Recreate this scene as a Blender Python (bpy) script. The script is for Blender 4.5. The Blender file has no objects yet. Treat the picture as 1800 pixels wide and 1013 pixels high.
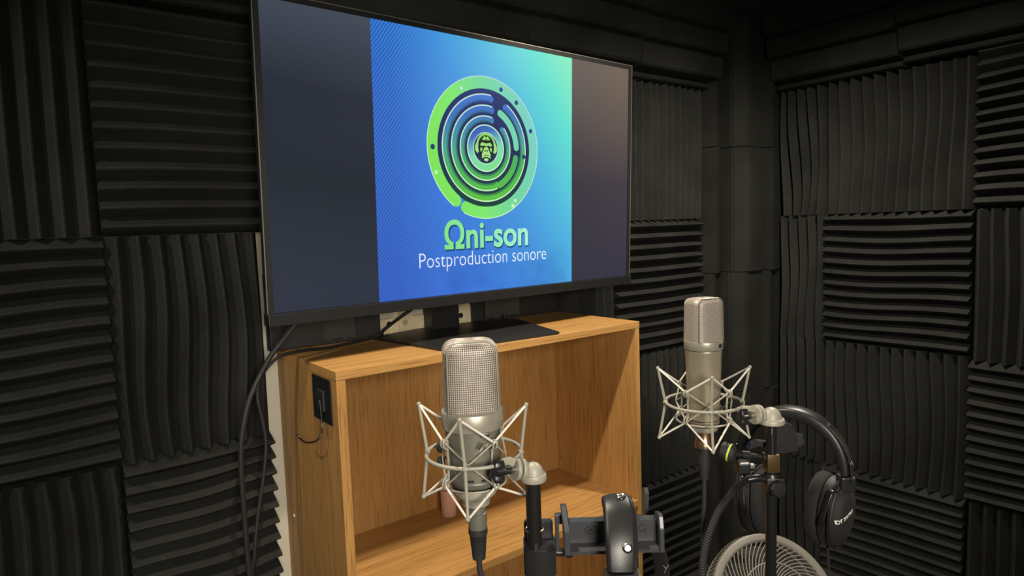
import bpy, bmesh, math, random
from mathutils import Vector, Matrix

PI = math.pi
scene = bpy.context.scene
COL = scene.collection
H = 1.15                      # height of the shelf unit's top above the floor; x runs along it, y into the back wall

# ------------------------------------------------------------------ camera, world, lights, exposure
cam_d = bpy.data.cameras.new('camera')
cam_d.sensor_width = 36.0
cam_d.lens = 36.0 * 1162.0 / 1800.0
cam_d.clip_start = 0.02
cam = bpy.data.objects.new('camera', cam_d)
COL.objects.link(cam)
cam.location = (-0.5428, -1.3384, H + 0.2972)
cam.rotation_euler = (1.478407, 0.033320, -0.657141)
scene.camera = cam
YAW = 0.65405                 # heading of the camera, used to set stands square to it

world = bpy.data.worlds.new('world')
scene.world = world
world.use_nodes = True
world.node_tree.nodes['Background'].inputs[0].default_value = (1.0, 0.93, 0.82, 1)
world.node_tree.nodes['Background'].inputs[1].default_value = 0.045


def spot_light(name, loc, target, radius, power, color, cone, blend):
    d = bpy.data.lights.new(name, 'SPOT')
    d.shadow_soft_size = radius
    d.energy = power
    d.color = color
    d.spot_size = math.radians(cone)
    d.spot_blend = blend
    o = bpy.data.objects.new(name, d)
    COL.objects.link(o)
    o.location = loc
    o.rotation_euler = (Vector(target) - Vector(loc)).to_track_quat('-Z', 'Y').to_euler()
    return o


spot_light('ceiling_spot', (-0.14, -0.43, H + 1.06), (0.5, -0.44, H - 0.2), 0.02, 54.0, (1.0, 0.89, 0.70), 104, 0.6)
spot_light('ceiling_spot', (1.15, -0.50, H + 1.06), (1.25, -0.46, H), 0.03, 78.0, (1.0, 0.90, 0.74), 160, 0.75)
spot_light('low_fill_light', (-0.66, -2.15, H + 0.46), (0.40, -0.1, H - 0.14), 0.26, 150.0, (1.0, 0.92, 0.79), 74, 0.8)  # unseen low fill light, placed and coned to brighten microphones and shelf
spot_light('ceiling_spot', (-1.05, -0.42, H + 1.06), (-0.75, -0.25, H), 0.03, 27.0, (1.0, 0.91, 0.76), 120, 0.6)

vs = scene.view_settings
scene.display_settings.display_device = 'sRGB'
vs.view_transform = 'Standard'
vs.look = 'None'
vs.exposure = 0.0
vs.gamma = 1.0
vs.use_curve_mapping = False


# ------------------------------------------------------------------ materials
def lin(c):
    out = []
    for v in c:
        v = v / 255.0
        out.append(v / 12.92 if v <= 0.04045 else ((v + 0.055) / 1.055) ** 2.4)
    return tuple(out)


def new_mat(name):
    m = bpy.data.materials.new(name)
    m.use_nodes = True
    nt = m.node_tree
    return m, nt, nt.nodes['Principled BSDF']


def plain(name, col, rough=0.5, metal=0.0, bump=0.0, bscale=200.0, vary=0.0, vscale=30.0, spec=0.5):
    m, nt, b = new_mat(name)
    b.inputs['Base Color'].default_value = (*col, 1)
    b.inputs['Roughness'].default_value = rough
    b.inputs['Metallic'].default_value = metal
    b.inputs['Specular IOR Level'].default_value = spec
    tc = nt.nodes.new('ShaderNodeTexCoord')
    if bump > 0:
        n = nt.nodes.new('ShaderNodeTexNoise')
        n.inputs['Scale'].default_value = bscale
        n.inputs['Detail'].default_value = 3
        bp = nt.nodes.new('ShaderNodeBump')
        bp.inputs['Strength'].default_value = bump
        bp.inputs['Distance'].default_value = 0.002
        nt.links.new(tc.outputs['Object'], n.inputs['Vector'])
        nt.links.new(n.outputs['Fac'], bp.inputs['Height'])
        nt.links.new(bp.outputs['Normal'], b.inputs['Normal'])
    if vary > 0:
        n = nt.nodes.new('ShaderNodeTexNoise')
        n.inputs['Scale'].default_value = vscale
        n.inputs['Detail'].default_value = 4
        r = nt.nodes.new('ShaderNodeValToRGB')
        r.color_ramp.elements[0].position = 0.3
        r.color_ramp.elements[1].position = 0.7
        r.color_ramp.elements[0].color = (*[c * (1 - vary) for c in col], 1)
        r.color_ramp.elements[1].color = (*[c * (1 + vary) for c in col], 1)
        nt.links.new(tc.outputs['Object'], n.inputs['Vector'])
        nt.links.new(n.outputs['Fac'], r.inputs['Fac'])
        nt.links.new(r.outputs['Color'], b.inputs['Base Color'])
    return m


def foam_mat(name, base, speck):
    m, nt, b = new_mat(name)
    L = nt.links
    tc = nt.nodes.new('ShaderNodeTexCoord')
    n1 = nt.nodes.new('ShaderNodeTexNoise'); n1.inputs['Scale'].default_value = 420; n1.inputs['Detail'].default_value = 2
    n2 = nt.nodes.new('ShaderNodeTexNoise'); n2.inputs['Scale'].default_value = 6; n2.inputs['Detail'].default_value = 3
    L.new(tc.outputs['Object'], n1.inputs['Vector']); L.new(tc.outputs['Object'], n2.inputs['Vector'])
    r2 = nt.nodes.new('ShaderNodeValToRGB')
    r2.color_ramp.elements[0].position = 0.3; r2.color_ramp.elements[1].position = 0.75
    r2.color_ramp.elements[0].color = (*[c * 0.75 for c in base], 1)
    r2.color_ramp.elements[1].color = (*[c * 1.25 for c in base], 1)
    L.new(n2.outputs['Fac'], r2.inputs['Fac'])
    rs = nt.nodes.new('ShaderNodeValToRGB')
    rs.color_ramp.elements[0].position = 0.70; rs.color_ramp.elements[1].position = 0.76
    L.new(n1.outputs['Fac'], rs.inputs['Fac'])
    mx = nt.nodes.new('ShaderNodeMix'); mx.data_type = 'RGBA'
    L.new(rs.outputs['Color'], mx.inputs[0])
    L.new(r2.outputs['Color'], mx.inputs[6])
    mx.inputs[7].default_value = (*speck, 1)
    L.new(mx.outputs[2], b.inputs['Base Color'])
    b.inputs['Roughness'].default_value = 0.95
    b.inputs['Specular IOR Level'].default_value = 0.15
    bp = nt.nodes.new('ShaderNodeBump'); bp.inputs['Strength'].default_value = 0.35; bp.inputs['Distance'].default_value = 0.002
    L.new(n1.outputs['Fac'], bp.inputs['Height']); L.new(bp.outputs['Normal'], b.inputs['Normal'])
    return m


def wood_mat(name, axis):
    m, nt, b = new_mat(name)
    L = nt.links
    tc = nt.nodes.new('ShaderNodeTexCoord')
    mp = nt.nodes.new('ShaderNodeMapping')
    sc = [75.0, 75.0, 75.0]
    sc['xyz'.index(axis)] = 1.6
    mp.inputs['Scale'].default_value = sc
    L.new(tc.outputs['Object'], mp.inputs['Vector'])
    n = nt.nodes.new('ShaderNodeTexNoise'); n.inputs['Scale'].default_value = 1.0; n.inputs['Detail'].default_value = 6; n.inputs['Roughness'].default_value = 0.65
    L.new(mp.outputs['Vector'], n.inputs['Vector'])
    mp2 = nt.nodes.new('ShaderNodeMapping')
    sc2 = [330.0, 330.0, 330.0]; sc2['xyz'.index(axis)] = 9.0
    mp2.inputs['Scale'].default_value = sc2
    L.new(tc.outputs['Object'], mp2.inputs['Vector'])
    n2 = nt.nodes.new('ShaderNodeTexNoise'); n2.inputs['Scale'].default_value = 1.0; n2.inputs['Detail'].default_value = 3
    L.new(mp2.outputs['Vector'], n2.inputs['Vector'])
    r = nt.nodes.new('ShaderNodeValToRGB')
    e = r.color_ramp.elements
    e[0].position = 0.25; e[0].color = (0.40, 0.205, 0.062, 1)
    e[1].position = 0.72; e[1].color = (0.55, 0.308, 0.108, 1)
    mid = e.new(0.5); mid.color = (0.49, 0.262, 0.083, 1)
    L.new(n.outputs['Fac'], r.inputs['Fac'])
    r2 = nt.nodes.new('ShaderNodeValToRGB')
    r2.color_ramp.elements[0].position = 0.33; r2.color_ramp.elements[0].color = (0.62, 0.56, 0.5, 1)
    r2.color_ramp.elements[1].position = 0.47; r2.color_ramp.elements[1].color = (1, 1, 1, 1)
    L.new(n2.outputs['Fac'], r2.inputs['Fac'])
    mx = nt.nodes.new('ShaderNodeMix'); mx.data_type = 'RGBA'; mx.blend_type = 'MULTIPLY'
    mx.inputs[0].default_value = 1.0
    L.new(r.outputs['Color'], mx.inputs[6]); L.new(r2.outputs['Color'], mx.inputs[7])
    L.new(mx.outputs[2], b.inputs['Base Color'])
    b.inputs['Roughness'].default_value = 0.48
    b.inputs['Specular IOR Level'].default_value = 0.35
    bp = nt.nodes.new('ShaderNodeBump'); bp.inputs['Strength'].default_value = 0.12; bp.inputs['Distance'].default_value = 0.001
    L.new(n2.outputs['Fac'], bp.inputs['Height']); L.new(bp.outputs['Normal'], b.inputs['Normal'])
    return m


def light_mat(name, stops, direction=(0, 0, 1), center=(0, 0, 0), length=1.0, rough=0.35, extra=None):
    """Surface of the lit screen: emission that runs through colour stops along a direction (its picture, and the glow painted on the side bars)."""
    m, nt, b = new_mat(name)
    L = nt.links
    b.inputs['Base Color'].default_value = (0.004, 0.004, 0.005, 1)
    b.inputs['Roughness'].default_value = rough
    b.inputs['Specular IOR Level'].default_value = 0.3
    tc = nt.nodes.new('ShaderNodeTexCoord')
    sub = nt.nodes.new('ShaderNodeVectorMath'); sub.operation = 'SUBTRACT'
    sub.inputs[1].default_value = center
    L.new(tc.outputs['Object'], sub.inputs[0])
    dot = nt.nodes.new('ShaderNodeVectorMath'); dot.operation = 'DOT_PRODUCT'
    d = Vector(direction).normalized() / length
    dot.inputs[1].default_value = d
    L.new(sub.outputs[0], dot.inputs[0])
    ad = nt.nodes.new('ShaderNodeMath'); ad.operation = 'ADD'; ad.inputs[1].default_value = 0.5
    L.new(dot.outputs['Value'], ad.inputs[0])
    r = nt.nodes.new('ShaderNodeValToRGB')
    els = r.color_ramp.elements
    while len(els) < len(stops):
        els.new(0.5)
    for el, (p, c) in zip(els, stops):
        el.position = p
        el.color = (*lin(c), 1)
    L.new(ad.outputs[0], r.inputs['Fac'])
    out = r.outputs['Color']
    if extra:
        out = extra(nt, tc, out)
    L.new(out, b.inputs['Emission Color'])
    b.inputs['Emission Strength'].default_value = 1.0
    return m


M = {}
M['foam'] = foam_mat('charcoal_foam', (0.0245, 0.0255, 0.0232), (0.16, 0.15, 0.12))
M['trap'] = foam_mat('smooth_foam', (0.021, 0.022, 0.019), (0.035, 0.035, 0.03))
M['wood_x'] = wood_mat('oak_long_grain', 'x')
M['wood_z'] = wood_mat('oak_upright_grain', 'z')
M['wall'] = plain('off_white_paint', (0.62, 0.58, 0.47), 0.8, bump=0.1, bscale=60)
M['ceiling'] = plain('dark_ceiling', (0.02, 0.02, 0.021), 0.9)
M['floor'] = plain('dark_floor', (0.05, 0.045, 0.04), 0.7, vary=0.2)
M['black'] = plain('black_plastic', (0.012, 0.012, 0.013), 0.38)
M['matte'] = plain('matte_black', (0.014, 0.014, 0.014), 0.6, bump=0.08, bscale=700)
M['tube'] = plain('black_tube', (0.010, 0.010, 0.010), 0.28)
M['bezel'] = plain('dark_bezel', (0.0105, 0.011, 0.012), 0.42)
M['rim'] = plain('pale_metal_rim', (0.36, 0.345, 0.31), 0.35, metal=0.8)
M['base'] = plain('stand_plate', (0.016, 0.0165, 0.017), 0.45, bump=0.05, bscale=900)
M['nickel'] = plain('satin_nickel', (0.165, 0.16, 0.128), 0.42, metal=0.4, bump=0.03, bscale=1500)
M['nickel_warm'] = plain('satin_champagne', (0.36, 0.31, 0.225), 0.38, metal=0.55, bump=0.03, bscale=1500)
M['collar'] = plain('brushed_collar', (0.34, 0.315, 0.26), 0.38, metal=0.5)
M['wire'] = plain('grille_wire', (0.72, 0.63, 0.55), 0.45, metal=0.15)
M['mount'] = plain('grey_enamel', (0.27, 0.255, 0.205), 0.45, bump=0.03, bscale=900)
M['cord'] = plain('pale_elastic', (0.62, 0.58, 0.51), 0.7, bump=0.2, bscale=1800)
M['chrome'] = plain('chrome', (0.55, 0.54, 0.52), 0.25, metal=1.0)
M['gold'] = plain('copper_gold', (0.62, 0.40, 0.24), 0.25, metal=0.95)
M['leather'] = plain('black_leather', (0.012, 0.012, 0.013), 0.40, bump=0.06, bscale=900)
M['velour'] = plain('ear_pad_cloth', (0.010, 0.010, 0.010), 0.9, bump=0.3, bscale=900)
M['holder'] = plain('holder_grey_black', (0.034, 0.036, 0.041), 0.38)
M['rubber'] = plain('rubber', (0.013, 0.013, 0.013), 0.7)
M['lime'] = plain('lime_band', (0.45, 0.62, 0.08), 0.5)
M['white_print'] = plain('white_print', (0.75, 0.75, 0.72), 0.6)
M['dark_print'] = plain('engraved_mark', (0.004, 0.004, 0.004), 0.7)
M['batten'] = plain('pale_batten', (0.62, 0.53, 0.33), 0.7, vary=0.1, vscale=20)
M['cork'] = plain('plug', (0.42, 0.30, 0.15), 0.8)
M['hole'] = plain('hole_dark', (0.005, 0.005, 0.005), 0.9)
M['pink'] = plain('pink_ceramic', (0.66, 0.40, 0.31), 0.55)
M['fan'] = plain('fan_plastic', (0.17, 0.158, 0.135), 0.5)
M['fan_dark'] = plain('fan_blade_dark', (0.05, 0.05, 0.048), 0.5)
M['torn'] = foam_mat('torn_glue_foam', (0.05, 0.048, 0.042), (0.45, 0.42, 0.36))


# ------------------------------------------------------------------ geometry helpers
def link(name, me, mat, parent):
    o = bpy.data.objects.new(name, me)
    COL.objects.link(o)
    if mat is not None and not me.materials:
        me.materials.append(mat)
    if parent is not None:
        o.parent = parent
    return o


def obj(name, bm, mat, parent=None, smooth=False, angle=40):
    bmesh.ops.recalc_face_normals(bm, faces=bm.faces)
    me = bpy.data.meshes.new(name)
    if smooth:
        for f in bm.faces:
            f.smooth = True
        for e in bm.edges:
            if len(e.link_faces) == 2 and e.calc_face_angle(0) > math.radians(angle):
                e.smooth = False
    bm.to_mesh(me)
    bm.free()
    return link(name, me, mat, parent)


def thing(name, label, cat, loc=(0, 0, 0), rotz=0.0, group=None):
    o = bpy.data.objects.new(name, None)
    o.empty_display_size = 0.03
    COL.objects.link(o)
    o.location = loc
    o.rotation_euler = (0, 0, rotz)
    tag(o, label, cat, group)
    return o


def tag(o, label, cat=None, group=None):
    o['label'] = label
    if cat:
        o['category'] = cat
    if group:
        o['group'] = group
    return o


def B():
    return bmesh.new()


def box(bm, lo, hi, bevel=0.0):
    c = [(a + b) / 2 for a, b in zip(lo, hi)]
    s = [abs(b - a) for a, b in zip(lo, hi)]
    r = bmesh.ops.create_cube(bm, size=1.0, matrix=Matrix.Translation(c) @ Matrix.Diagonal((*s, 1)))
    if bevel > 0:
        es = list({e for v in r['verts'] for e in v.link_edges})
        bmesh.ops.bevel(bm, geom=es, offset=bevel, segments=2, affect='EDGES', profile=0.6)


def ring_frames(pts, closed=False):
    n = len(pts)
    T = []
    for i in range(n):
        a = pts[i - 1] if (i > 0 or closed) else pts[i]
        b = pts[(i + 1) % n] if (i < n - 1 or closed) else pts[i]
        T.append((b - a).normalized())
    ref = Vector((0, 0, 1)) if abs(T[0].z) < 0.9 else Vector((1, 0, 0))
    N = [(ref - T[0] * ref.dot(T[0])).normalized()]
    for i in range(1, n):
        v = N[-1] - T[i] * N[-1].dot(T[i])
        N.append(v.normalized() if v.length > 1e-6 else N[-1])
    return T, N


def tube(bm, pts, rad, seg=10, closed=False, cap=True):
    pts = [Vector(p) for p in pts]
    T, N = ring_frames(pts, closed)
    rings = []
    for i, p in enumerate(pts):
        r = rad[i] if isinstance(rad, (list, tuple)) else rad
        bn = T[i].cross(N[i])
        rings.append([bm.verts.new(p + (N[i] * math.cos(2 * PI * k / seg) + bn * math.sin(2 * PI * k / seg)) * r) for k in range(seg)])
    m = len(rings)
    for i in range(m if closed else m - 1):
        a, b = rings[i], rings[(i + 1) % m]
        for k in range(seg):
            bm.faces.new((a[k], a[(k + 1) % seg], b[(k + 1) % seg], b[k]))
    if cap and not closed:
        bm.faces.new(rings[0][::-1])
        bm.faces.new(rings[-1])


def spline(pts, n=8):
    P = [Vector(p) for p in pts]
    out = []
    for i in range(len(P) - 1):
        p0 = P[i - 1] if i > 0 else P[i] * 2 - P[i + 1]
        p1, p2 = P[i], P[i + 1]
        p3 = P[i + 2] if i + 2 < len(P) else P[i + 1] * 2 - P[i]
        for k in range(n):
            t = k / n
            out.append(0.5 * ((2 * p1) + (p2 - p0) * t + (2 * p0 - 5 * p1 + 4 * p2 - p3) * t * t + (3 * p1 - p0 - 3 * p2 + p3) * t ** 3))
    out.append(P[-1])
    return out


def lathe(bm, prof, seg=32, center=(0, 0, 0), axis=(0, 0, 1), squash=1.0):
    """prof: (radius, height) along the axis; closed at both ends."""
    q = Vector((0, 0, 1)).rotation_difference(Vector(axis).normalized()).to_matrix()
    c = Vector(center)
    rings = []
    for r, h in prof:
        if r < 1e-6:
            rings.append([bm.verts.new(c + q @ Vector((0, 0, h)))])
        else:
            rings.append([bm.verts.new(c + q @ Vector((r * math.cos(2 * PI * k / seg), r * squash * math.sin(2 * PI * k / seg), h))) for k in range(seg)])
    for a, b in zip(rings, rings[1:]):
        if len(a) == 1 and len(b) == 1:
            continue
        for k in range(seg):
            k2 = (k + 1) % seg
            if len(a) == 1:
                bm.faces.new((a[0], b[k2], b[k]))
            elif len(b) == 1:
                bm.faces.new((a[k], a[k2], b[0]))
            else:
                bm.faces.new((a[k], a[k2], b[k2], b[k]))
    if len(rings[0]) > 1:
        bm.faces.new(rings[0][::-1])
    if len(rings[-1]) > 1:
        bm.faces.new(rings[-1])


def ball(bm, c, r, seg=12):
    bmesh.ops.create_uvsphere(bm, u_segments=seg, v_segments=max(6, seg // 2), radius=r, matrix=Matrix.Translation(c))


def prism(bm, poly, off):
    """poly: list of 3-D points in one plane; off: extrusion vector."""
    a = [bm.verts.new(Vector(p)) for p in poly]
    b = [bm.verts.new(Vector(p) + Vector(off)) for p in poly]
    n = len(a)
    bm.faces.new(a[::-1])
    bm.faces.new(b)
    for i in range(n):
        j = (i + 1) % n
        bm.faces.new((a[i], a[j], b[j], b[i]))


def ribbon(bm, pts, wvec, thick, width, rnd=0.25):
    """Band with a rounded-rectangle section swept along pts; wvec is its (constant) width direction."""
    pts = [Vector(p) for p in pts]
    n = len(pts)
    W = wvec if isinstance(wvec, list) else [Vector(wvec)] * n
    rings = []
    for i, p in enumerate(pts):
        t = (pts[min(i + 1, n - 1)] - pts[max(i - 1, 0)]).normalized()
        w = Vector(W[i])
        w = (w - t * w.dot(t)).normalized()
        nn = t.cross(w)
        wd = width[i] if isinstance(width, list) else width
        th = thick[i] if isinstance(thick, list) else thick
        ring = []
        for k in range(16):
            a = 2 * PI * k / 16
            cx, sx = math.cos(a), math.sin(a)
            e = 0.5
            x = math.copysign(abs(cx) ** (e * 0.7), cx) * wd / 2
            y = math.copysign(abs(sx) ** (e * 1.4), sx) * th / 2
            ring.append(bm.verts.new(p + w * x + nn * y))
        rings.append(ring)
    for a, b in zip(rings, rings[1:]):
        for k in range(16):
            bm.faces.new((a[k], a[(k + 1) % 16], b[(k + 1) % 16], b[k]))
    bm.faces.new(rings[0][::-1])
    bm.faces.new(rings[-1])


def text_mesh(body, size, align='LEFT', extrude=0.0, bold=0.0):
    cu = bpy.data.curves.new('lettering_curve', 'FONT')
    cu.body = body
    cu.size = size
    cu.align_x = align
    cu.extrude = extrude
    cu.offset = bold
    cu.resolution_u = 4
    o = bpy.data.objects.new('lettering_tmp', cu)
    COL.objects.link(o)
    dg = bpy.context.evaluated_depsgraph_get()
    me = bpy.data.meshes.new_from_object(o.evaluated_get(dg))
    bpy.data.objects.remove(o)
    bpy.data.curves.remove(cu)
    me.materials.clear()
    return me


# ------------------------------------------------------------------ the room
WALL_Y = 0.388                # face of the back wall
WALL_X = 2.111                # face of the right wall
CEIL = H + 1.09


def structure(name, bm, mat, parent=None, label=None):
    o = obj(name, bm, mat, parent)
    o['kind'] = 'structure'
    if label:
        o['label'] = label
    return o


b = B(); box(b, (-1.9, WALL_Y, 0), (WALL_X + 0.1, WALL_Y + 0.1, CEIL)); wall_back = structure('wall_back', b, M['wall'], label='off-white back wall covered in charcoal acoustic foam panels')
b = B(); box(b, (WALL_X, -3.0, 0), (WALL_X + 0.1, WALL_Y, CEIL)); wall_right = structure('wall_right', b, M['wall'], label='right wall covered in charcoal acoustic foam panels')
b = B(); box(b, (-1.9, -3.0, CEIL), (WALL_X + 0.1, WALL_Y + 0.1, CEIL + 0.1)); ceiling = structure('ceiling', b, M['ceiling'], label='dark ceiling above the foam edge blocks')
b = B(); box(b, (-1.9, -3.0, -0.1), (WALL_X + 0.1, WALL_Y + 0.1, 0)); floor = structure('floor', b, M['floor'], label='dark floor of the booth')


def foam_panel(parent, frame, a0, a1, z0, z1, orient, seed, wob=0.0035, thick=0.0945, amp=0.046, pitch=0.0418):
    """A wedge foam panel; frame(a, n, z) gives the world point at run a along the wall, n out of it, height z above the shelf top."""
    rnd = random.Random(seed)
    run, cross = (a1 - a0, z1 - z0) if orient == 'H' else (z1 - z0, a1 - a0)
    nr = max(1, round(cross / pitch))
    prof = [(0.0, 0.0), (0.30, 0.66), (0.43, 0.95), (0.5, 1.0), (0.57, 0.95), (0.70, 0.66)]
    ts, hs = [], []
    for i in range(nr):
        for t, h in prof:
            ts.append((i + t) / nr); hs.append(h)
    ts.append(1.0); hs.append(0.0)
    ns = 12
    ph = [(rnd.uniform(0, 6.28), rnd.uniform(0.8, 2.2), rnd.uniform(0.3, 1.0)) for _ in range(4)]
    jit = [rnd.uniform(-0.22, 0.22) for _ in range(nr + 1)]
    tipj = [rnd.uniform(0.9, 1.04) for _ in range(nr + 1)]
    bm = B()
    g = []
    for i, (t, h) in enumerate(zip(ts, hs)):
        row = []
        rib = min(nr - 1, int(t * nr + 1e-6))
        for j in range(ns + 1):
            s = j / ns
            d = sum(am * math.sin(p + fr * 3.1 * s + 2.3 * t) for p, fr, am in ph) * wob
            edge = min(1.0, 6 * t, 6 * (1 - t))
            d = (d + jit[rib] * 0.006 * h) * edge
            n = thick - amp + amp * h * tipj[rib] + 0.003 * math.sin(ph[0][0] + 4 * s + 3 * t)
            c = t * cross + d
            al = s * run
            row.append((al, c, n))
        g.append(row)

    def P(al, c, n):
        a, z = (a0 + al, z0 + c) if orient == 'H' else (a0 + c, z0 + al)
        return bm.verts.new(frame(a, n, z))
    V = [[P(*q) for q in row] for row in g]
    nt, na = len(V), ns + 1
    for i in range(nt - 1):
        for j in range(na - 1):
            bm.faces.new((V[i][j], V[i + 1][j], V[i + 1][j + 1], V[i][j + 1]))
    back = {}
    loop = [(i, 0) for i in range(nt)] + [(nt - 1, j) for j in range(1, na)] + [(i, na - 1) for i in range(nt - 2, -1, -1)] + [(0, j) for j in range(na - 2, 0, -1)]
    for (i, j) in loop:
        al, c, n = g[i][j]
        back[(i, j)] = P(al, c, 0.001)
    m = len(loop)
    for k in range(m):
        p, q = loop[k], loop[(k + 1) % m]
        bm.faces.new((V[p[0]][p[1]], V[q[0]][q[1]], back[q], back[p]))
    return obj('foam_panel', bm, M['foam'], parent, smooth=True, angle=28)


def on_back(a, n, z):
    return (a, WALL_Y - n, H + z)


def on_right(a, n, z):        # a runs along +y
    return (WALL_X - n, a, H + z)


ROW = [0.8065, 0.305, -0.196, -0.702, -1.145]
G = 0.0006
# back wall, left of the television
for a0, a1, plan in ((-0.874, -0.372, 'VHVH'), (-0.372, -0.045, 'HVHV')):
    for k, o_ in enumerate(plan):
        hi_a = 0.10 if (a0 == -0.372 and k == 0) else a1
        foam_panel(wall_back, on_back, a0 + G, hi_a - G, ROW[k + 1] + G, ROW[k] - G, o_, int(a0 * 100) + k * 7)
foam_panel(wall_back, on_back, -1.376, -0.876, ROW[2], ROW[1] - G, 'V', 301)
foam_panel(wall_back, on_back, -1.376, -0.876, ROW[1], ROW[0] - G, 'H', 302)
# behind and right of the television
foam_panel(wall_back, on_back, 0.735, 1.190, ROW[1] + G, ROW[0], 'H', 31)
foam_panel(wall_back, on_back, 0.965, 1.190, ROW[2] + G, ROW[1], 'V', 32)
foam_panel(wall_back, on_back, 0.985, 1.190, ROW[3] + G, ROW[2], 'H', 33)
for k, o_ in enumerate('VHVH'):
    foam_panel(wall_back, on_back, 1.193, 1.690, ROW[k + 1] + G, ROW[k] - G, o_, 41 + k, wob=0.002)
# right wall: narrow cut panels by the corner, then full columns
for k, o_ in enumerate('VVVV'):
    foam_panel(wall_right, on_right, -0.014 if k < 2 else -0.014, 0.175, ROW[k + 1] + G, ROW[k] - G, o_, 61 + k, wob=0.006)
for k, o_ in enumerate('VHVH'):
    foam_panel(wall_right, on_right, -0.520, -0.017, ROW[k + 1] + G, ROW[k] - G, o_, 71 + k, wob=0.004)
for k, o_ in enumerate('HVHV'):
    foam_panel(wall_right, on_right, -1.024, -0.523, ROW[k + 1] + G - (0.012 if k == 1 else 0), ROW[k] - G + (0.03 if k == 0 else -0.012 if k == 2 else 0), o_, 81 + k)

# upright corner blocks
corner = [(1.702, 0.300), (1.707, 0.255), (1.735, 0.262), (1.800, 0.297), (1.790, 0.238), (1.846, 0.198), (1.965, 0.203), (1.960, 0.162), (2.012, 0.178), (2.105, 0.200), (2.108, 0.385), (1.702, 0.385)]
zc = [1.087, 0.585, 0.084, -0.412, -0.91, -1.149]
for k in range(len(zc) - 1):
    b = B()
    rr = random.Random(k)
    dx, dy = [(0.0, 0.0), (0.002, -0.004), (-0.006, 0.006), (0.004, -0.002), (0, 0)][k]
    pl_ = [(x + dx * (i < 9), y + dy * (i < 9), H + zc[k + 1] + 0.0015) for i, (x, y) in enumerate(corner)]
    prism(b, pl_, (0, 0, zc[k] - zc[k + 1] - 0.003))
    es = [e for e in b.edges if abs(e.verts[0].co.z - e.verts[1].co.z) > 0.05 and min(e.verts[0].co.y, e.verts[1].co.y) < 0.31]
    bmesh.ops.bevel(b, geom=es, offset=0.006, segments=2, affect='EDGES')
    obj('corner_foam_block', b, M['trap'], wall_back, smooth=True, angle=25)

# stepped edge blocks where wall meets ceiling
edge_prof = [(0.0, 0.808), (0.100, 0.809), (0.110, 0.813), (0.114, 0.820), (0.106, 0.829), (0.095, 0.834), (0.148, 0.842), (0.157, 0.849), (0.166, 0.914), (0.160, 0.921), (0.148, 0.925), (0.178, 0.930), (0.186, 0.937), (0.194, 0.996), (0.186, 1.003), (0.176, 1.006), (0.206, 1.012), (0.214, 1.020), (0.220, 1.088), (0.0, 1.088)]


def edge_block(parent, frame, a0, a1, dz=0.0):
    b = B()
    prism(b, [frame(a0, n, z + (dz if z < 1.04 else 0)) for n, z in edge_prof], Vector(frame(a1, 0, 0)) - Vector(frame(a0, 0, 0)))
    obj('edge_foam_block', b, M['trap'], parent, smooth=True, angle=20)


for i, (a0, a1) in enumerate([(-1.25, -0.752), (-0.75, -0.252), (-0.25, 0.249), (0.251, 0.753), (0.755, 1.2535), (1.2565, 1.715)]):
    edge_block(wall_back, on_back, a0, a1, (0.0, 0.004, -0.003, 0.002, 0.004, 0.0)[i])
for i, (a0, a1) in enumerate([(-0.3065, 0.165), (-0.81, -0.3095), (-1.31, -0.813)]):
    edge_block(wall_right, on_right, a0, a1, (0.0, 0.012, 0.0)[i])

# ------------------------------------------------------------------ shelf unit
W, D = 0.9636, 0.385
TT, TL, TR = 0.0195, 0.0218, 0.0165
ZM = -0.5549
shelf = thing('shelf_unit', 'light oak open shelf unit carrying the television', 'shelf', (0, 0, 0))


def board(name, lo, hi, mat, bev=0.0008):
    b = B()
    box(b, (lo[0], lo[1], H + lo[2]), (hi[0], hi[1], H + hi[2]), bev)
    return obj(name, b, mat, shelf)


board('top_board', (0, 0, -TT), (W, D, 0), M['wood_x'])
board('side_panel', (0.0006, 0.0006, -1.149), (TL, D, -TT - 0.0006), M['wood_z'])
board('side_panel', (W - TR, 0.0006, -1.149), (W - 0.0006, D, -TT - 0.0006), M['wood_z'])
board('back_panel', (TL, D - 0.012, -1.149), (W - TR, D - 0.002, -TT - 0.0006), M['wood_z'], 0)
for z in (ZM, -1.09):
    board('shelf_board', (TL, 0.001, z - 0.0195), (W - TR, D - 0.0125, z), M['wood_x'])
# small brass hinge pin left on the inner face
b = B(); lathe(b, [(0.004, 0), (0.004, 0.006), (0.0025, 0.008), (0, 0.008)], 10, (W - TR, 0.35, H - 0.51), (-1, 0, 0))
obj('shelf_pin', b, M['gold'], shelf, True)
b = B(); lathe(b, [(0.0045, 0), (0.0045, 0.002), (0, 0.003)], 10, (0.0006, 0.33, H - 0.43), (-1, 0, 0))
obj('screw_cap', b, M['wall'], shelf, True)

# hook on its left side
hk = thing('coat_hook', 'black plate with a dark wire hook on the side of the oak shelf unit', 'hook', (0, 0, 0))
b = B(); box(b, (-0.004, 0.028, H - 0.124), (0, 0.132, H - 0.0225), 0.002); obj('backing_plate', b, M['black'], hk)
b = B(); box(b, (-0.011, 0.055, H - 0.098), (-0.004, 0.095, H - 0.05), 0.003); obj('adhesive_pad', b, M['matte'], hk)
b = B()
tube(b, spline([(-0.012, 0.070, H - 0.072), (-0.012, 0.066, H - 0.100), (-0.013, 0.062, H - 0.128), (-0.020, 0.056, H - 0.148), (-0.031, 0.062, H - 0.160), (-0.042, 0.088, H - 0.166), (-0.046, 0.112, H - 0.162), (-0.047, 0.120, H - 0.156)], 6), 0.0021, 8)
ball(b, (-0.047, 0.120, H - 0.156), 0.0032, 10)
obj('hook_wire', b, M['tube'], hk, True)

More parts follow.
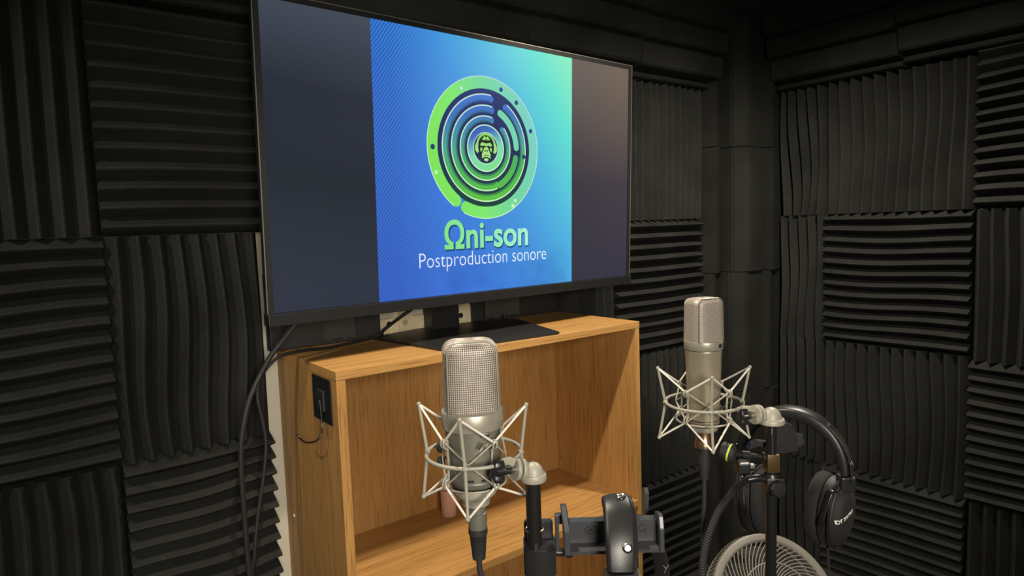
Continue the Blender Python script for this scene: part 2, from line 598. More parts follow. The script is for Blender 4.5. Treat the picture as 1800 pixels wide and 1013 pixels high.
# pink tumbler
b = B()
lathe(b, [(0.0, 0), (0.0215, 0), (0.0228, 0.003), (0.0245, 0.080), (0.0228, 0.080), (0.0210, 0.006), (0.0, 0.005)], 32, (0.452, 0.305, H + ZM + 0.0005))
tag(obj('tumbler', b, M['pink'], None, True), 'small pink tumbler standing inside the oak shelf unit', 'cup')

# ------------------------------------------------------------------ television
S = 0.6564
T = Vector((0.4941, 0.115, H + 0.4548))
E1, E2 = Vector((0.9989, 0.0468, -0.0016)).normalized(), Vector((0.0033, -0.0356, 0.9994))
EY = E2.cross(E1).normalized(); E2 = E1.cross(EY).normalized()
TM = Matrix((E1, EY, E2)).transposed().to_4x4()
TM.translation = T
tv = thing('television', 'wide black flat-screen television showing a green round emblem on blue', 'television')
tv.matrix_world = TM
TI = TM.inverted()
HX, HZ = S * 8 / 9, S * 0.5
BX, BT, CH = 0.013, 0.0115, 0.0275
b = B()
for lo, hi in (((-HX - BX, -0.002, HZ), (HX + BX, 0.018, HZ + BT)), ((-HX - BX, -0.002, -HZ), (-HX, 0.018, HZ)), ((HX, -0.002, -HZ), (HX + BX, 0.018, HZ))):
    box(b, lo, hi)
obj('bezel', b, M['bezel'], tv)
b = B()
for lo, hi in (((-HX - BX - 0.002, -0.0032, HZ + BT - 0.0003), (HX + BX + 0.002, 0.003, HZ + BT + 0.0018)), ((-HX - BX - 0.002, -0.0032, -HZ - 0.001), (-HX - BX - 0.0001, 0.0, HZ + BT)), ((HX + BX + 0.0001, -0.0032, -HZ - 0.001), (HX + BX + 0.002, 0.0, HZ + BT))):
    box(b, lo, hi)
obj('metal_rim', b, M['rim'], tv)
b = B(); box(b, (-HX - BX - 0.002, -0.010, -HZ - CH), (HX + BX + 0.002, 0.020, -HZ - 0.0008), 0.0012); obj('chin_bar', b, M['bezel'], tv)
b = B(); box(b, (-HX - 0.006, 0.0165, -HZ - 0.020), (HX + 0.006, 0.032, HZ + 0.006), 0.003); box(b, (-HX * 0.72, 0.032, -HZ + 0.005), (HX * 0.72, 0.062, HZ * 0.45), 0.008); obj('back_housing', b, M['black'], tv)


def flat(bm, y, pts):
    bm.faces.new([bm.verts.new((p[0] * S, y, p[1] * S)) for p in pts])


def bars_glow(nt, tc, out):  # brownish glow and reflection painted towards the right bar
    sep = nt.nodes.new('ShaderNodeSeparateXYZ'); nt.links.new(tc.outputs['Object'], sep.inputs[0])
    mr = nt.nodes.new('ShaderNodeMapRange'); mr.inputs['From Min'].default_value = -0.05; mr.inputs['From Max'].default_value = 0.55
    nt.links.new(sep.outputs['X'], mr.inputs['Value'])
    mx = nt.nodes.new('ShaderNodeMix'); mx.data_type = 'RGBA'
    r = nt.nodes.new('ShaderNodeValToRGB')
    r.color_ramp.elements.new(0.5)
    for el, (p, c) in zip(r.color_ramp.elements, ((0.0, (52, 50, 66)), (0.45, (66, 58, 66)), (1.0, (116, 101, 86)))):
        el.position = p; el.color = (*lin(c), 1)
    m2 = nt.nodes.new('ShaderNodeMapRange'); m2.inputs['From Min'].default_value = -HZ; m2.inputs['From Max'].default_value = HZ
    nt.links.new(sep.outputs['Z'], m2.inputs['Value']); nt.links.new(m2.outputs['Result'], r.inputs['Fac'])
    nt.links.new(mr.outputs['Result'], mx.inputs[0]); nt.links.new(out, mx.inputs[6]); nt.links.new(r.outputs['Color'], mx.inputs[7])
    return mx.outputs[2]


bars = light_mat('screen_bars_glow', [(0.0, (42, 49, 63)), (0.35, (30, 38, 48)), (0.65, (38, 44, 56)), (1.0, (74, 81, 94))], (0.12, 0, 1), (0, 0, 0), 0.66, 0.3, bars_glow)  # dark bars with backlight leak and reflection painted into their emission
b = B(); box(b, (-HX, 0.0, -HZ), (HX, 0.004, HZ)); screen = obj('screen', b, bars, tv)


def pic_extra(nt, tc, out):
    L = nt.links
    mp = nt.nodes.new('ShaderNodeMapping'); mp.inputs['Rotation'].default_value = (0, math.radians(54), 0)
    L.new(tc.outputs['Object'], mp.inputs['Vector'])
    wv = nt.nodes.new('ShaderNodeTexWave'); wv.bands_direction = 'Z'; wv.inputs['Scale'].default_value = 46; wv.inputs['Distortion'].default_value = 5
    wv.inputs['Detail'].default_value = 1.0; wv.inputs['Detail Scale'].default_value = 0.35
    L.new(mp.outputs['Vector'], wv.inputs['Vector'])
    sep = nt.nodes.new('ShaderNodeSeparateXYZ'); L.new(tc.outputs['Object'], sep.inputs[0])
    ml = nt.nodes.new('ShaderNodeMapRange'); ml.inputs['From Min'].default_value = -0.13; ml.inputs['From Max'].default_value = -0.28
    L.new(sep.outputs['X'], ml.inputs['Value'])
    nz = nt.nodes.new('ShaderNodeTexNoise'); nz.inputs['Scale'].default_value = 7
    L.new(tc.outputs['Object'], nz.inputs['Vector'])
    mb = nt.nodes.new('ShaderNodeMapRange'); mb.inputs['From Min'].default_value = -0.20; mb.inputs['From Max'].default_value = -0.32
    L.new(sep.outputs['Z'], mb.inputs['Value'])
    g1 = nt.nodes.new('ShaderNodeMapRange'); g1.inputs['From Min'].default_value = 0.42; g1.inputs['From Max'].default_value = 0.62
    L.new(nz.outputs['Fac'], g1.inputs['Value'])
    m1 = nt.nodes.new('ShaderNodeMath'); m1.operation = 'MULTIPLY'; L.new(mb.outputs['Result'], m1.inputs[0]); L.new(g1.outputs[0], m1.inputs[1])
    mxm = nt.nodes.new('ShaderNodeMath'); mxm.operation = 'MAXIMUM'; L.new(ml.outputs['Result'], mxm.inputs[0]); L.new(m1.outputs[0], mxm.inputs[1])
    dk = nt.nodes.new('ShaderNodeMath'); dk.operation = 'MULTIPLY'; L.new(mxm.outputs[0], dk.inputs[0]); L.new(wv.outputs['Fac'], dk.inputs[1])
    d2 = nt.nodes.new('ShaderNodeMath'); d2.operation = 'MULTIPLY'; d2.inputs[1].default_value = 0.8; L.new(dk.outputs[0], d2.inputs[0])
    mx = nt.nodes.new('ShaderNodeMix'); mx.data_type = 'RGBA'
    L.new(d2.outputs[0], mx.inputs[0]); L.new(out, mx.inputs[6]); mx.inputs[7].default_value = (*lin((28, 76, 164)), 1)
    return mx.outputs[2]


pic_mat = light_mat('screen_picture_blue', [(0.0, (60, 106, 206)), (0.28, (56, 120, 214)), (0.5, (66, 146, 219)), (0.66, (76, 180, 222)), (0.84, (94, 222, 206)), (1.0, (142, 240, 188))], (1.0, 0, 0.62), (0.02, 0, 0.03), 0.86, 0.35, pic_extra)
b = B(); flat(b, -0.0004, [(-0.5, -0.5), (0.5, -0.5), (0.5, 0.5), (-0.5, 0.5)]); obj('picture', b, pic_mat, screen)

LC = (0.0045, 0.080)
EC = Vector((LC[0] * S, 0, LC[1] * S))


def band(r0, r1, a0, a1, y, caps=True, n=None):
    b = B()
    n = n or max(10, int(abs(a1 - a0) / 4))
    A = [math.radians(a0 + (a1 - a0) * i / n) for i in range(n + 1)]
    rm, hw = (r0 + r1) / 2, (r1 - r0) / 2

    def q(r, a):
        return b.verts.new(((LC[0] + r * math.cos(a)) * S, y, (LC[1] + r * math.sin(a)) * S))
    inner = [q(r0, a) for a in A]
    outer = [q(r1, a) for a in A]
    closed = abs(abs(a1 - a0) - 360) < 1e-6
    for i in range(n):
        b.faces.new((inner[i], inner[i + 1], outer[i + 1], outer[i]))
    if caps and not closed:
        for a, vi, vo, sg in ((A[0], inner[0], outer[0], -1), (A[-1], inner[-1], outer[-1], 1)):
            cx, cz = (LC[0] + rm * math.cos(a)), (LC[1] + rm * math.sin(a))
            er = Vector((math.cos(a), math.sin(a))); et = Vector((-math.sin(a), math.cos(a))) * sg
            arc = [vo]
            for k in range(1, 8):
                th = PI * k / 8
                p = Vector((cx, cz)) + er * hw * math.cos(th) + et * hw * math.sin(th)
                arc.append(b.verts.new((p.x * S, y, p.y * S)))
            arc.append(vi)
            b.faces.new(arc if sg > 0 else arc[::-1])
    return b


emb_dark = light_mat('emblem_navy', [(0.0, (16, 66, 50)), (0.5, (18, 40, 84)), (1.0, (20, 42, 110))], (0, 0, 1), EC, 0.34)
emb_outer = light_mat('emblem_outer_green', [(0.0, (122, 226, 84)), (0.35, (126, 230, 108)), (0.6, (112, 212, 156)), (1.0, (122, 206, 200))], (1, 0, 0.35), EC, 0.40)
emb_mid = light_mat('emblem_inner_green', [(0.0, (92, 196, 58)), (0.35, (70, 176, 88)), (0.55, (74, 160, 150)), (0.8, (52, 108, 190)), (1.0, (60, 116, 206))], (-0.12, 0, 1), EC, 0.30)
emb_core = light_mat('emblem_core_green', [(0.0, (132, 226, 150)), (0.5, (96, 196, 176)), (1.0, (40, 84, 170))], (0.55, 0, -1), EC, -0.16)
emb_core2 = light_mat('emblem_core_ring', [(0.0, (116, 226, 120)), (0.45, (126, 216, 178)), (0.75, (60, 110, 190)), (1.0, (36, 66, 150))], (-0.35, 0, 1), EC, 0.15)
emb_edge = light_mat('emblem_edge_light', [(0.0, (206, 250, 190)), (0.6, (196, 236, 210)), (1.0, (190, 214, 224))], (0, 0, 1), EC, 0.4)
emb_half = light_mat('emblem_half_shade', [(0.0, (58, 138, 56)), (0.45, (48, 124, 96)), (1.0, (40, 82, 160))], (0, 0, 1), EC, 0.3)
emb_shade = light_mat('emblem_shade', [(0.0, (22, 72, 60)), (0.5, (26, 60, 112)), (1.0, (24, 52, 132))], (0, 0, 1), EC, 0.3)
obj('emblem_ring', band(0.0001, 0.236, 0, 360, -0.0007, n=72), emb_dark, screen)
obj('emblem_ring', band(0.235, 0.2825, 246, 594.5, -0.0010, n=96), emb_outer, screen)
for r0, r1, a0, a1, mt in ((0.184, 0.2135, 82, 418, emb_mid), (0.142, 0.1705, 78, 290, emb_mid), (0.1045, 0.1285, 74, 402, emb_mid)):
    obj('emblem_ring', band(r0, r1, a0, a1, -0.0010), mt, screen)
    obj('emblem_edge_line', band(r1 - 0.0032, r1 + 0.0018, a0, a1, -0.0013, caps=False), emb_edge, screen)
    obj('emblem_inner_shade', band(r0, r0 + 0.0075, a0, a1, -0.0012, caps=False), emb_half, screen)
obj('emblem_edge_line', band(0.2805, 0.2840, 246, 594.5, -0.0013, caps=False, n=96), emb_edge, screen)
obj('emblem_ring', band(0.149, 0.1775, 4, 62, -0.0012), emb_outer, screen)
obj('emblem_ring', band(0.148, 0.1755, -64, -12, -0.0012), emb_mid, screen)
obj('emblem_ring', band(0.062, 0.0925, 0, 360, -0.0012, n=60), emb_core2, screen)
obj('emblem_edge_line', band(0.0895, 0.0945, 0, 360, -0.0014, n=60, caps=False), emb_edge, screen)
obj('emblem_edge_line', band(0.0610, 0.0640, 0, 360, -0.0014, n=60, caps=False), emb_edge, screen)
for (du, dv, rr, dk) in ((0.0868, 0.3194, 0.0095, 1), (0.1691, 0.275, 0.0095, 1), (0.2481, 0.1639, 0.0095, 1), (-0.2526, 0.073, 0.0105, 1), (0.2082, 0.0546, 0.0100, 1), (-0.1141, 0.3045, 0.0070, 0), (-0.2396, -0.0227, 0.0075, 0), (0.1584, -0.1302, 0.0075, 0), (0.1455, -0.1517, 0.0085, 0)):
    b = B(); flat(b, -0.0016, [(du + rr * math.cos(2 * PI * k / 16), dv + rr * math.sin(2 * PI * k / 16)) for k in range(16)])
    obj('emblem_dot', b, emb_shade if dk else emb_edge, screen)

# ape head with headphones in the middle of the emblem
gor_l = light_mat('emblem_ape_light', [(0.0, (190, 240, 150)), (1.0, (120, 200, 90))], (0, 0, 1), EC, 0.12)
gor_d = light_mat('emblem_ape_dark', [(0.0, (8, 26, 16)), (1.0, (10, 30, 20))], (0, 0, 1), EC, 0.12)


def head_poly(name, pts, y, mat, mirror=False, s=0.062):
    for sg in ((1, -1) if mirror else (1,)):
        b = B()
        flat(b, y, [(LC[0] + 0.001 + sg * px * s, LC[1] + 0.002 + py * s) for px, py in (pts if sg > 0 else pts[::-1])])
        obj(name, b, mat, screen)


circ = lambda cx, cy, rx, ry, a0=0, a1=360, n=20: [(cx + rx * math.cos(math.radians(a0 + (a1 - a0) * k / n)), cy + ry * math.sin(math.radians(a0 + (a1 - a0) * k / n))) for k in range(n + (0 if a1 - a0 == 360 else 1))]
head_poly('ape_head', circ(0, 0.03, 0.60, 0.86), -0.0015, gor_d)
head_poly('ape_headband', circ(0, 0.12, 0.80, 0.84, 10, 170) + circ(0, 0.12, 0.66, 0.68, 170, 10), -0.0017, gor_l)
head_poly('ape_ear_cup', [(0.62, 0.35), (0.80, 0.30), (0.92, 0.05), (0.90, -0.20), (0.72, -0.36), (0.60, -0.30), (0.66, 0.0)], -0.0017, gor_l, True)
head_poly('ape_crown', [(-0.34, 0.52), (-0.14, 0.76), (0.0, 0.66), (0.14, 0.76), (0.34, 0.52), (0.12, 0.46), (0.0, 0.56), (-0.12, 0.46)], -0.0017, gor_l)
head_poly('ape_brow', [(-0.50, 0.20), (-0.36, 0.34), (0.0, 0.28), (0.36, 0.34), (0.50, 0.20), (0.40, 0.08), (0.16, 0.14), (0.0, 0.08), (-0.16, 0.14), (-0.40, 0.08)], -0.0017, gor_l)
head_poly('ape_cheek', [(0.30, -0.02), (0.48, 0.0), (0.46, -0.28), (0.34, -0.20)], -0.0017, gor_l, True)
head_poly('ape_muzzle', [(-0.14, 0.04), (0.14, 0.04), (0.24, -0.18), (0.36, -0.42), (0.34, -0.70), (0.18, -0.62), (0.0, -0.58), (-0.18, -0.62), (-0.34, -0.70), (-0.36, -0.42), (-0.24, -0.18)], -0.0017, gor_l)
head_poly('ape_nostril', [(0.03, -0.16), (0.15, -0.16), (0.13, -0.25), (0.04, -0.24)], -0.0018, gor_d, True)
head_poly('ape_mouth', [(-0.24, -0.50), (0.0, -0.44), (0.24, -0.50), (0.20, -0.54), (0.0, -0.49), (-0.20, -0.54)], -0.0018, gor_d)
head_poly('ape_chin', [(-0.20, -0.72), (0.0, -0.66), (0.20, -0.72), (0.12, -0.86), (-0.12, -0.86)], -0.0017, gor_l)

txt_green = light_mat('title_green', [(0.0, (122, 226, 116)), (0.5, (140, 232, 170)), (1.0, (176, 240, 214))], (1, 0, 0.4), Vector((0, 0, -0.18)), 0.32)
txt_white = light_mat('caption_white', [(0.0, (214, 226, 246)), (1.0, (236, 242, 250))], (1, 0, 0), (0, 0, 0), 0.5)
txt_shadow = light_mat('title_dark_edge', [(0.0, (20, 60, 120)), (1.0, (24, 80, 130))], (1, 0, 0), (0, 0, 0), 0.5)


def screen_text(name, body, u0, u1, vbase, size, y, mat, bold=0.0, du=0.0, dv=0.0, vh=None):
    me = text_mesh(body, size, bold=bold)
    xs = [v.co.x for v in me.vertices]
    k = (u1 - u0) * S / (max(xs) - min(xs))
    x0 = min(xs)
    ky = k if vh is None else vh
    for v in me.vertices:
        v.co = Vector(((v.co.x - x0) * k + (u0 + du) * S, y, v.co.y * ky + (vbase + dv) * S))
    return link(name, me, mat, screen)


screen_text('title_lettering', '\u03a9ni-son', -0.207, 0.231, -0.318, 0.1, -0.0010, txt_shadow, 0.0032, 0.004, -0.005, vh=0.98)
screen_text('title_lettering', '\u03a9ni-son', -0.207, 0.231, -0.318, 0.1, -0.0014, txt_green, 0.0022, vh=0.98)
screen_text('caption_lettering', 'Postproduction sonore', -0.325, 0.337, -0.388, 0.06, -0.0014, txt_white, -0.0006, vh=0.92)

# stand: flat plate on the shelf unit, neck rising behind the panel
plate = [(0.292, 0.030), (0.636, 0.004), (0.648, 0.008), (0.732, 0.310), (0.722, 0.322), (0.575, 0.366), (0.415, 0.372), (0.258, 0.340), (0.247, 0.330), (0.286, 0.036)]
b = B(); prism(b, [TI @ Vector((x, y, H + 0.0002)) for x, y in plate], TI.to_3x3() @ Vector((0, 0, 0.0065)))
obj('stand_base', b, M['base'], tv)
b = B(); prism(b, [TI @ Vector((x, y, H + 0.0067)) for x, y in ((0.430, 0.318), (0.520, 0.312), (0.524, 0.362), (0.432, 0.366))], TI.to_3x3() @ Vector((0, 0, 0.16)))
prism(b, [TI @ Vector((x, y, H + 0.120)) for x, y in ((0.430, 0.165), (0.520, 0.165), (0.522, 0.33), (0.432, 0.33))], TI.to_3x3() @ Vector((0, 0, 0.047)))
obj('stand_neck', b, M['black'], tv)

# ------------------------------------------------------------------ bits between the shelf unit and the wall
off1 = tag(obj('foam_offcut', (lambda bb: (box(bb, (-0.024, 0.352, H + 0.0005), (0.283, 0.384, H + 0.20), 0.003), bb)[-1])(B()), M['matte'], None), 'flat black foam offcut standing on the left end of the oak top', 'foam offcut', 'foam offcuts behind the television')
off2 = tag(obj('foam_offcut', (lambda bb: (box(bb, (0.606, 0.374, H + 0.0005), (0.724, 0.386, H + 0.20), 0.003), box(bb, (0.724, 0.362, H + 0.0005), (0.955, 0.386, H + 0.20), 0.003), bb)[-1])(B()), M['matte'], None), 'flat black foam offcut behind the television stand near the corner end', 'foam offcut', 'foam offcuts behind the television')


def torn(parent, x0, x1, z0, z1, y, seed):
    rr = random.Random(seed)
    b = B()
    n = 12
    top = [(x0 + (x1 - x0) * i / n, z1 + rr.uniform(-0.006, 0.006)) for i in range(n + 1)]
    bot = [(x0 + (x1 - x0) * i / n, z0 + rr.uniform(-0.005, 0.006)) for i in range(n + 1)]
    prism(b, [(x, y, H + z) for x, z in bot] + [(x, y, H + z) for x, z in top[::-1]], (0, -0.004, 0))
    obj('glue_patch', b, M['torn'], parent)


torn(off1, 0.115, 0.205, 0.012, 0.080, 0.352, 3)
torn(off2, 0.648, 0.785, 0.012, 0.090, 0.3615, 5)
bt = thing('perforated_batten', 'pale wooden batten with round holes behind the television stand', 'batten')
b = B(); box(b, (0.284, 0.376, H + 0.001), (0.604, 0.386, H + 0.046), 0.001); obj('strip', b, M['batten'], bt)
b = B(); box(b, (0.352, 0.373, H + 0.001), (0.398, 0.376, H + 0.100), 0.0008); obj('cross_piece', b, M['batten'], bt); b = B(); box(b, (0.532, 0.373, H + 0.001), (0.603, 0.376, H + 0.060), 0.0008); obj('cross_piece', b, M['batten'], bt)
for x, y, mt in ((0.322, 0.3758, 'hole'), (0.372, 0.3728, 'cork'), (0.566, 0.3728, 'hole'), (0.46, 0.3758, 'hole')):
    b = B(); lathe(b, [(0.0, -0.0008), (0.0075, -0.0008), (0.0085, 0.0002), (0, 0.0002)], 18, (x, y, H + 0.029), (0, 1, 0)); obj('hole', b, M[mt], bt)


def cable(name, pts, rad, label, mat='matte', cat='cable', n=8, group=None):
    b = B(); tube(b, spline(pts, n), rad, 8)
    return tag(obj(name, b, M[mat], None, True), label, cat, group)


cable('power_cable', [(0.06, 0.20, H + 0.16), (0.015, 0.20, H + 0.105), (-0.016, 0.20, H + 0.078), (-0.050, 0.195, H + 0.045), (-0.080, 0.195, H + 0.010), (-0.126, 0.195, H - 0.070), (-0.148, 0.195, H - 0.150), (-0.155, 0.195, H - 0.22), (-0.156, 0.195, H - 0.33), (-0.156, 0.19, H - 0.48), (-0.15, 0.18, H - 0.80), (-0.14, 0.17, 0.02)], 0.0062, 'thick black cable dropping from the television down past the shelf unit')
cable('signal_cable', [(0.285, 0.345, H + 0.011), (0.24, 0.330, H + 0.0045), (0.17, 0.30, H + 0.0045), (0.09, 0.27, H + 0.006), (0.03, 0.235, H + 0.014), (-0.012, 0.220, H + 0.016), (-0.055, 0.215, H + 0.008), (-0.095, 0.21, H - 0.030), (-0.106, 0.208, H - 0.075), (-0.098, 0.208, H - 0.130), (-0.094, 0.208, H - 0.190), (-0.106, 0.208, H - 0.27), (-0.124, 0.205, H - 0.35), (-0.138, 0.20, H - 0.43), (-0.148, 0.20, H - 0.55), (-0.13, 0.19, 0.02)], 0.0042, 'thin black cable looping over the oak top edge and hanging beside the thick one')
cable('aerial_cable', [(0.420, 0.350, H + 0.092), (0.400, 0.352, H + 0.077), (0.345, 0.358, H + 0.046), (0.292, 0.345, H + 0.022), (0.262, 0.335, H + 0.0065), (0.215, 0.34, H + 0.005)], 0.0048, 'short black cable slanting across the pale batten under the television')


# ------------------------------------------------------------------ microphones, mounts, stands
def super_pt(a, hx, hy, e):
    c, s = math.cos(a), math.sin(a)
    return (math.copysign(abs(c) ** (2 / e), c) * hx, math.copysign(abs(s) ** (2 / e), s) * hy)


def head_surface(hx, hy, z0, z1, rc, e, nu, nv, taper=1.0):
    """Grid on the side of a rounded, flat-fronted grille head, top corners rounded with radius rc; returns bm with quads."""
    b = B()
    rows = []
    ht = z1 - z0
    # even spacing round the outline
    fine = [super_pt(2 * PI * k / 720, hx, hy, e) for k in range(721)]
    acc = [0]
    for p, q in zip(fine, fine[1:]):
        acc.append(acc[-1] + math.hypot(q[0] - p[0], q[1] - p[1]))
    outline = []
    k = 0
    for i in range(nu):
        d = acc[-1] * i / nu
        while acc[k + 1] < d:
            k += 1
        t = (d - acc[k]) / max(1e-9, acc[k + 1] - acc[k])
        outline.append((fine[k][0] + (fine[k + 1][0] - fine[k][0]) * t, fine[k][1] + (fine[k + 1][1] - fine[k][1]) * t))
    straight = ht - rc
    arc = rc * PI / 2
    tot = straight + arc + (min(hx, hy) - rc) * 0.9
    for j in range(nv + 1):
        s = tot * j / nv
        if s <= straight:
            z, inset = z0 + s, 0.0
        elif s <= straight + arc:
            th = (s - straight) / rc
            z, inset = z0 + straight + rc * math.sin(th), rc * (1 - math.cos(th))
        else:
            z, inset = z1 + 0.0004 * (s - straight - arc) / 0.01, rc + (s - straight - arc)
        tp = 1 - (1 - taper) * min(1, (z - z0) / ht)
        rows.append([b.verts.new((x * tp * (1 - inset / hx), y * tp * (1 - inset / hy), z)) for x, y in outline])
    for r0, r1 in zip(rows, rows[1:]):
        for k in range(nu):
            b.faces.new((r0[k], r0[(k + 1) % nu], r1[(k + 1) % nu], r1[k]))
    b.faces.new(rows[-1])
    return b


def microphone(label, O, rot, hd, collar, body, lower, nu, nv, wire, mat_body):
    t = thing('studio_microphone', label, 'microphone', O, rot)
    hx, hy, z0, z1, rc, e, taper = hd
    b = head_surface(hx, hy, z0, z1, rc, e, nu, nv, taper)
    bmesh.ops.wireframe(b, faces=b.faces, thickness=wire, offset=0, use_replace=True, use_boundary=True, use_even_offset=False)
    obj('head_grille', b, M['wire'], t)
    b = head_surface(hx - 0.0016, hy - 0.0016, z0, z1 - 0.0016, max(0.003, rc - 0.001), e, 48, 12, taper)
    bmesh.ops.wireframe(b, faces=b.faces, thickness=0.0002, use_replace=True) if False else None
    obj('head_dark_core', b, M['fan_dark'], t, True)  # dark solid standing in for the shade seen through the mesh
    b = B()
    for yy in (-hy * 0.80,):
        pts = []
        xo = hx * (1 - 0.8 ** e) ** (1 / e) + 0.0006
        for z in (z0, z0 + (z1 - z0 - rc) * 0.5, z1 - rc):
            tp = 1 - (1 - taper) * (z - z0) / (z1 - z0)
            pts.append((-xo * tp, yy * tp, z))
        for k in range(1, 7):
            th = PI / 2 * k / 6
            pts.append((-xo * taper + rc * (1 - math.cos(th)), yy * taper, z1 - rc + rc * math.sin(th)))
        m = [(-x, y, z) for x, y, z in pts[::-1]]
        tube(b, pts + m, 0.0011, 6)
    obj('grille_rim', b, M['nickel'], t, True)
    b = B(); lathe(b, collar, 48); obj('collar', b, M['collar'], t, True)
    b = B(); lathe(b, body, 48); obj('body', b, mat_body, t, True)
    return t, lower


yaw_rot = -YAW
# --- the near microphone
OF = (-0.1545, -0.7537, H + 0.0513)
tf, _ = microphone('large silver microphone with coarse woven grille in front of the oak shelf unit', OF, yaw_rot + 0.16,
                   (0.0305, 0.0245, 0.0495, 0.1275, 0.0125, 3.6, 0.975),
                   [(0.0, 0.0520), (0.030, 0.0520), (0.0328, 0.0515), (0.0334, 0.0500), (0.0334, 0.0345), (0.0328, 0.0330), (0.030, 0.0326), (0, 0.0326)],
                   [(0, 0.0335), (0.0302, 0.0335), (0.0300, 0.024), (0.0284, -0.0200), (0.0284, -0.0216), (0.0276, -0.0222), (0.0276, -0.0232), (0.0281, -0.0238), (0.0274, -0.0278), (0.0250, -0.0305), (0.0, -0.0305)],
                   None, 84, 42, 0.00095, M['nickel'])
b = B(); lathe(b, [(0.0, -0.0305), (0.0252, -0.0306), (0.0252, -0.0336), (0.0, -0.0336)], 40); obj('shadow_gap', b, M['black'], tf, True)
b = B(); lathe(b, [(0.0, -0.0337), (0.0238, -0.0337), (0.0240, -0.0345), (0.0240, -0.0400), (0.0225, -0.0425), (0.0165, -0.0480), (0.0155, -0.0540), (0.0120, -0.0565), (0.0, -0.0565)], 40); obj('base_nut', b, M['mount'], tf, True)
b = B()
for az, z in ((-82, 0.0155), (-66, 0.0175), (-58, 0.0195)):
    a = math.radians(az); lathe(b, [(0.0025, 0), (0.0025, 0.0006), (0.0015, 0.0008), (0, 0.0008)], 12, (0.0295 * math.cos(a), 0.0295 * math.sin(a), z), (math.cos(a), math.sin(a), 0))
obj('pattern_mark', b, M['mount'], tf, True)
b = B(); a = math.radians(-72); box(b, (0.0303 * math.cos(a) - 0.005, 0.0303 * math.sin(a) - 0.0015, 0.0285), (0.0303 * math.cos(a) + 0.005, 0.0303 * math.sin(a) + 0.002, 0.0325), 0.001); obj('pattern_switch', b, M['black'], tf)
b = B()
n = 22
vin = []
for i in range(n + 1):
    a = math.radians(-118 + 58 * i / n)
    if 9 <= i <= 13:
        vin.append(None); continue
    vin.append((b.verts.new((0.0288 * math.cos(a), 0.0288 * math.sin(a), -0.0178)), b.verts.new((0.0287 * math.cos(a), 0.0287 * math.sin(a), -0.0205))))
for p, q in zip(vin, vin[1:]):
    if p and q:
        b.faces.new((p[0], q[0], q[1], p[1]))
obj('type_band', b, M['dark_print'], tf)

b = B(); lathe(b, [(0.0, 0.0322), (0.0306, 0.0322), (0.0306, 0.0331), (0.0, 0.0331)], 48); obj('groove_shade', b, M['black'], tf, True)  # black ring painted in as the shadow gap under the collar

# --- the far microphone
ORR = (0.2609, -0.747, H + 0.0182)
tr_, _ = microphone('slim long champagne-coloured microphone hanging by the room corner', ORR, yaw_rot + 0.42,
                    (0.0262, 0.0215, 0.1035, 0.1665, 0.0085, 3.4, 0.955),
                    [(0.0, 0.1045), (0.0262, 0.1045), (0.0276, 0.1040), (0.0278, 0.1028), (0.0278, 0.0925), (0.0270, 0.0915), (0.0, 0.0915)],
                    [(0.0, 0.0915), (0.0262, 0.0915), (0.0266, 0.0905), (0.0266, 0.0885), (0.0262, 0.0875), (0.0225, -0.0120), (0.0225, -0.0135), (0.0215, -0.0140), (0.0215, -0.0155), (0.0224, -0.0160), (0.0222, -0.0205), (0.0198, -0.0235), (0.0, -0.0235)],
                    None, 130, 60, 0.00062, M['nickel_warm'])
b = B(); lathe(b, [(0.0, -0.0236), (0.0205, -0.0237), (0.0205, -0.0285), (0.0185, -0.0310), (0.0, -0.0310)], 40); obj('base_nut', b, M['mount'], tr_, True)
b = B(); a = math.radians(-50 - 24); lathe(b, [(0.0032, 0), (0.0032, 0.0012), (0, 0.0014)], 12, (0.0275 * math.cos(a), 0.0275 * math.sin(a), 0.0985), (math.cos(a), math.sin(a), 0)); a = math.radians(-40); box(b, (0.0280 * math.cos(a) - 0.0024, 0.0280 * math.sin(a) - 0.0018, 0.0945), (0.0280 * math.cos(a) + 0.0024, 0.0280 * math.sin(a) + 0.0018, 0.1015), 0.0006); obj('switch_window', b, M['black'], tr_)


for z0_, z1_, r_ in ((0.0907, 0.0917, 0.0267), (-0.0136, -0.0125, 0.0227), (-0.0206, -0.0196, 0.0225)):
    b = B(); lathe(b, [(0.0, z0_), (r_, z0_), (r_, z1_), (0.0, z1_)], 48); obj('groove_shade', b, M['black'], tr_, True)  # black rings standing in for shade in the thin gaps


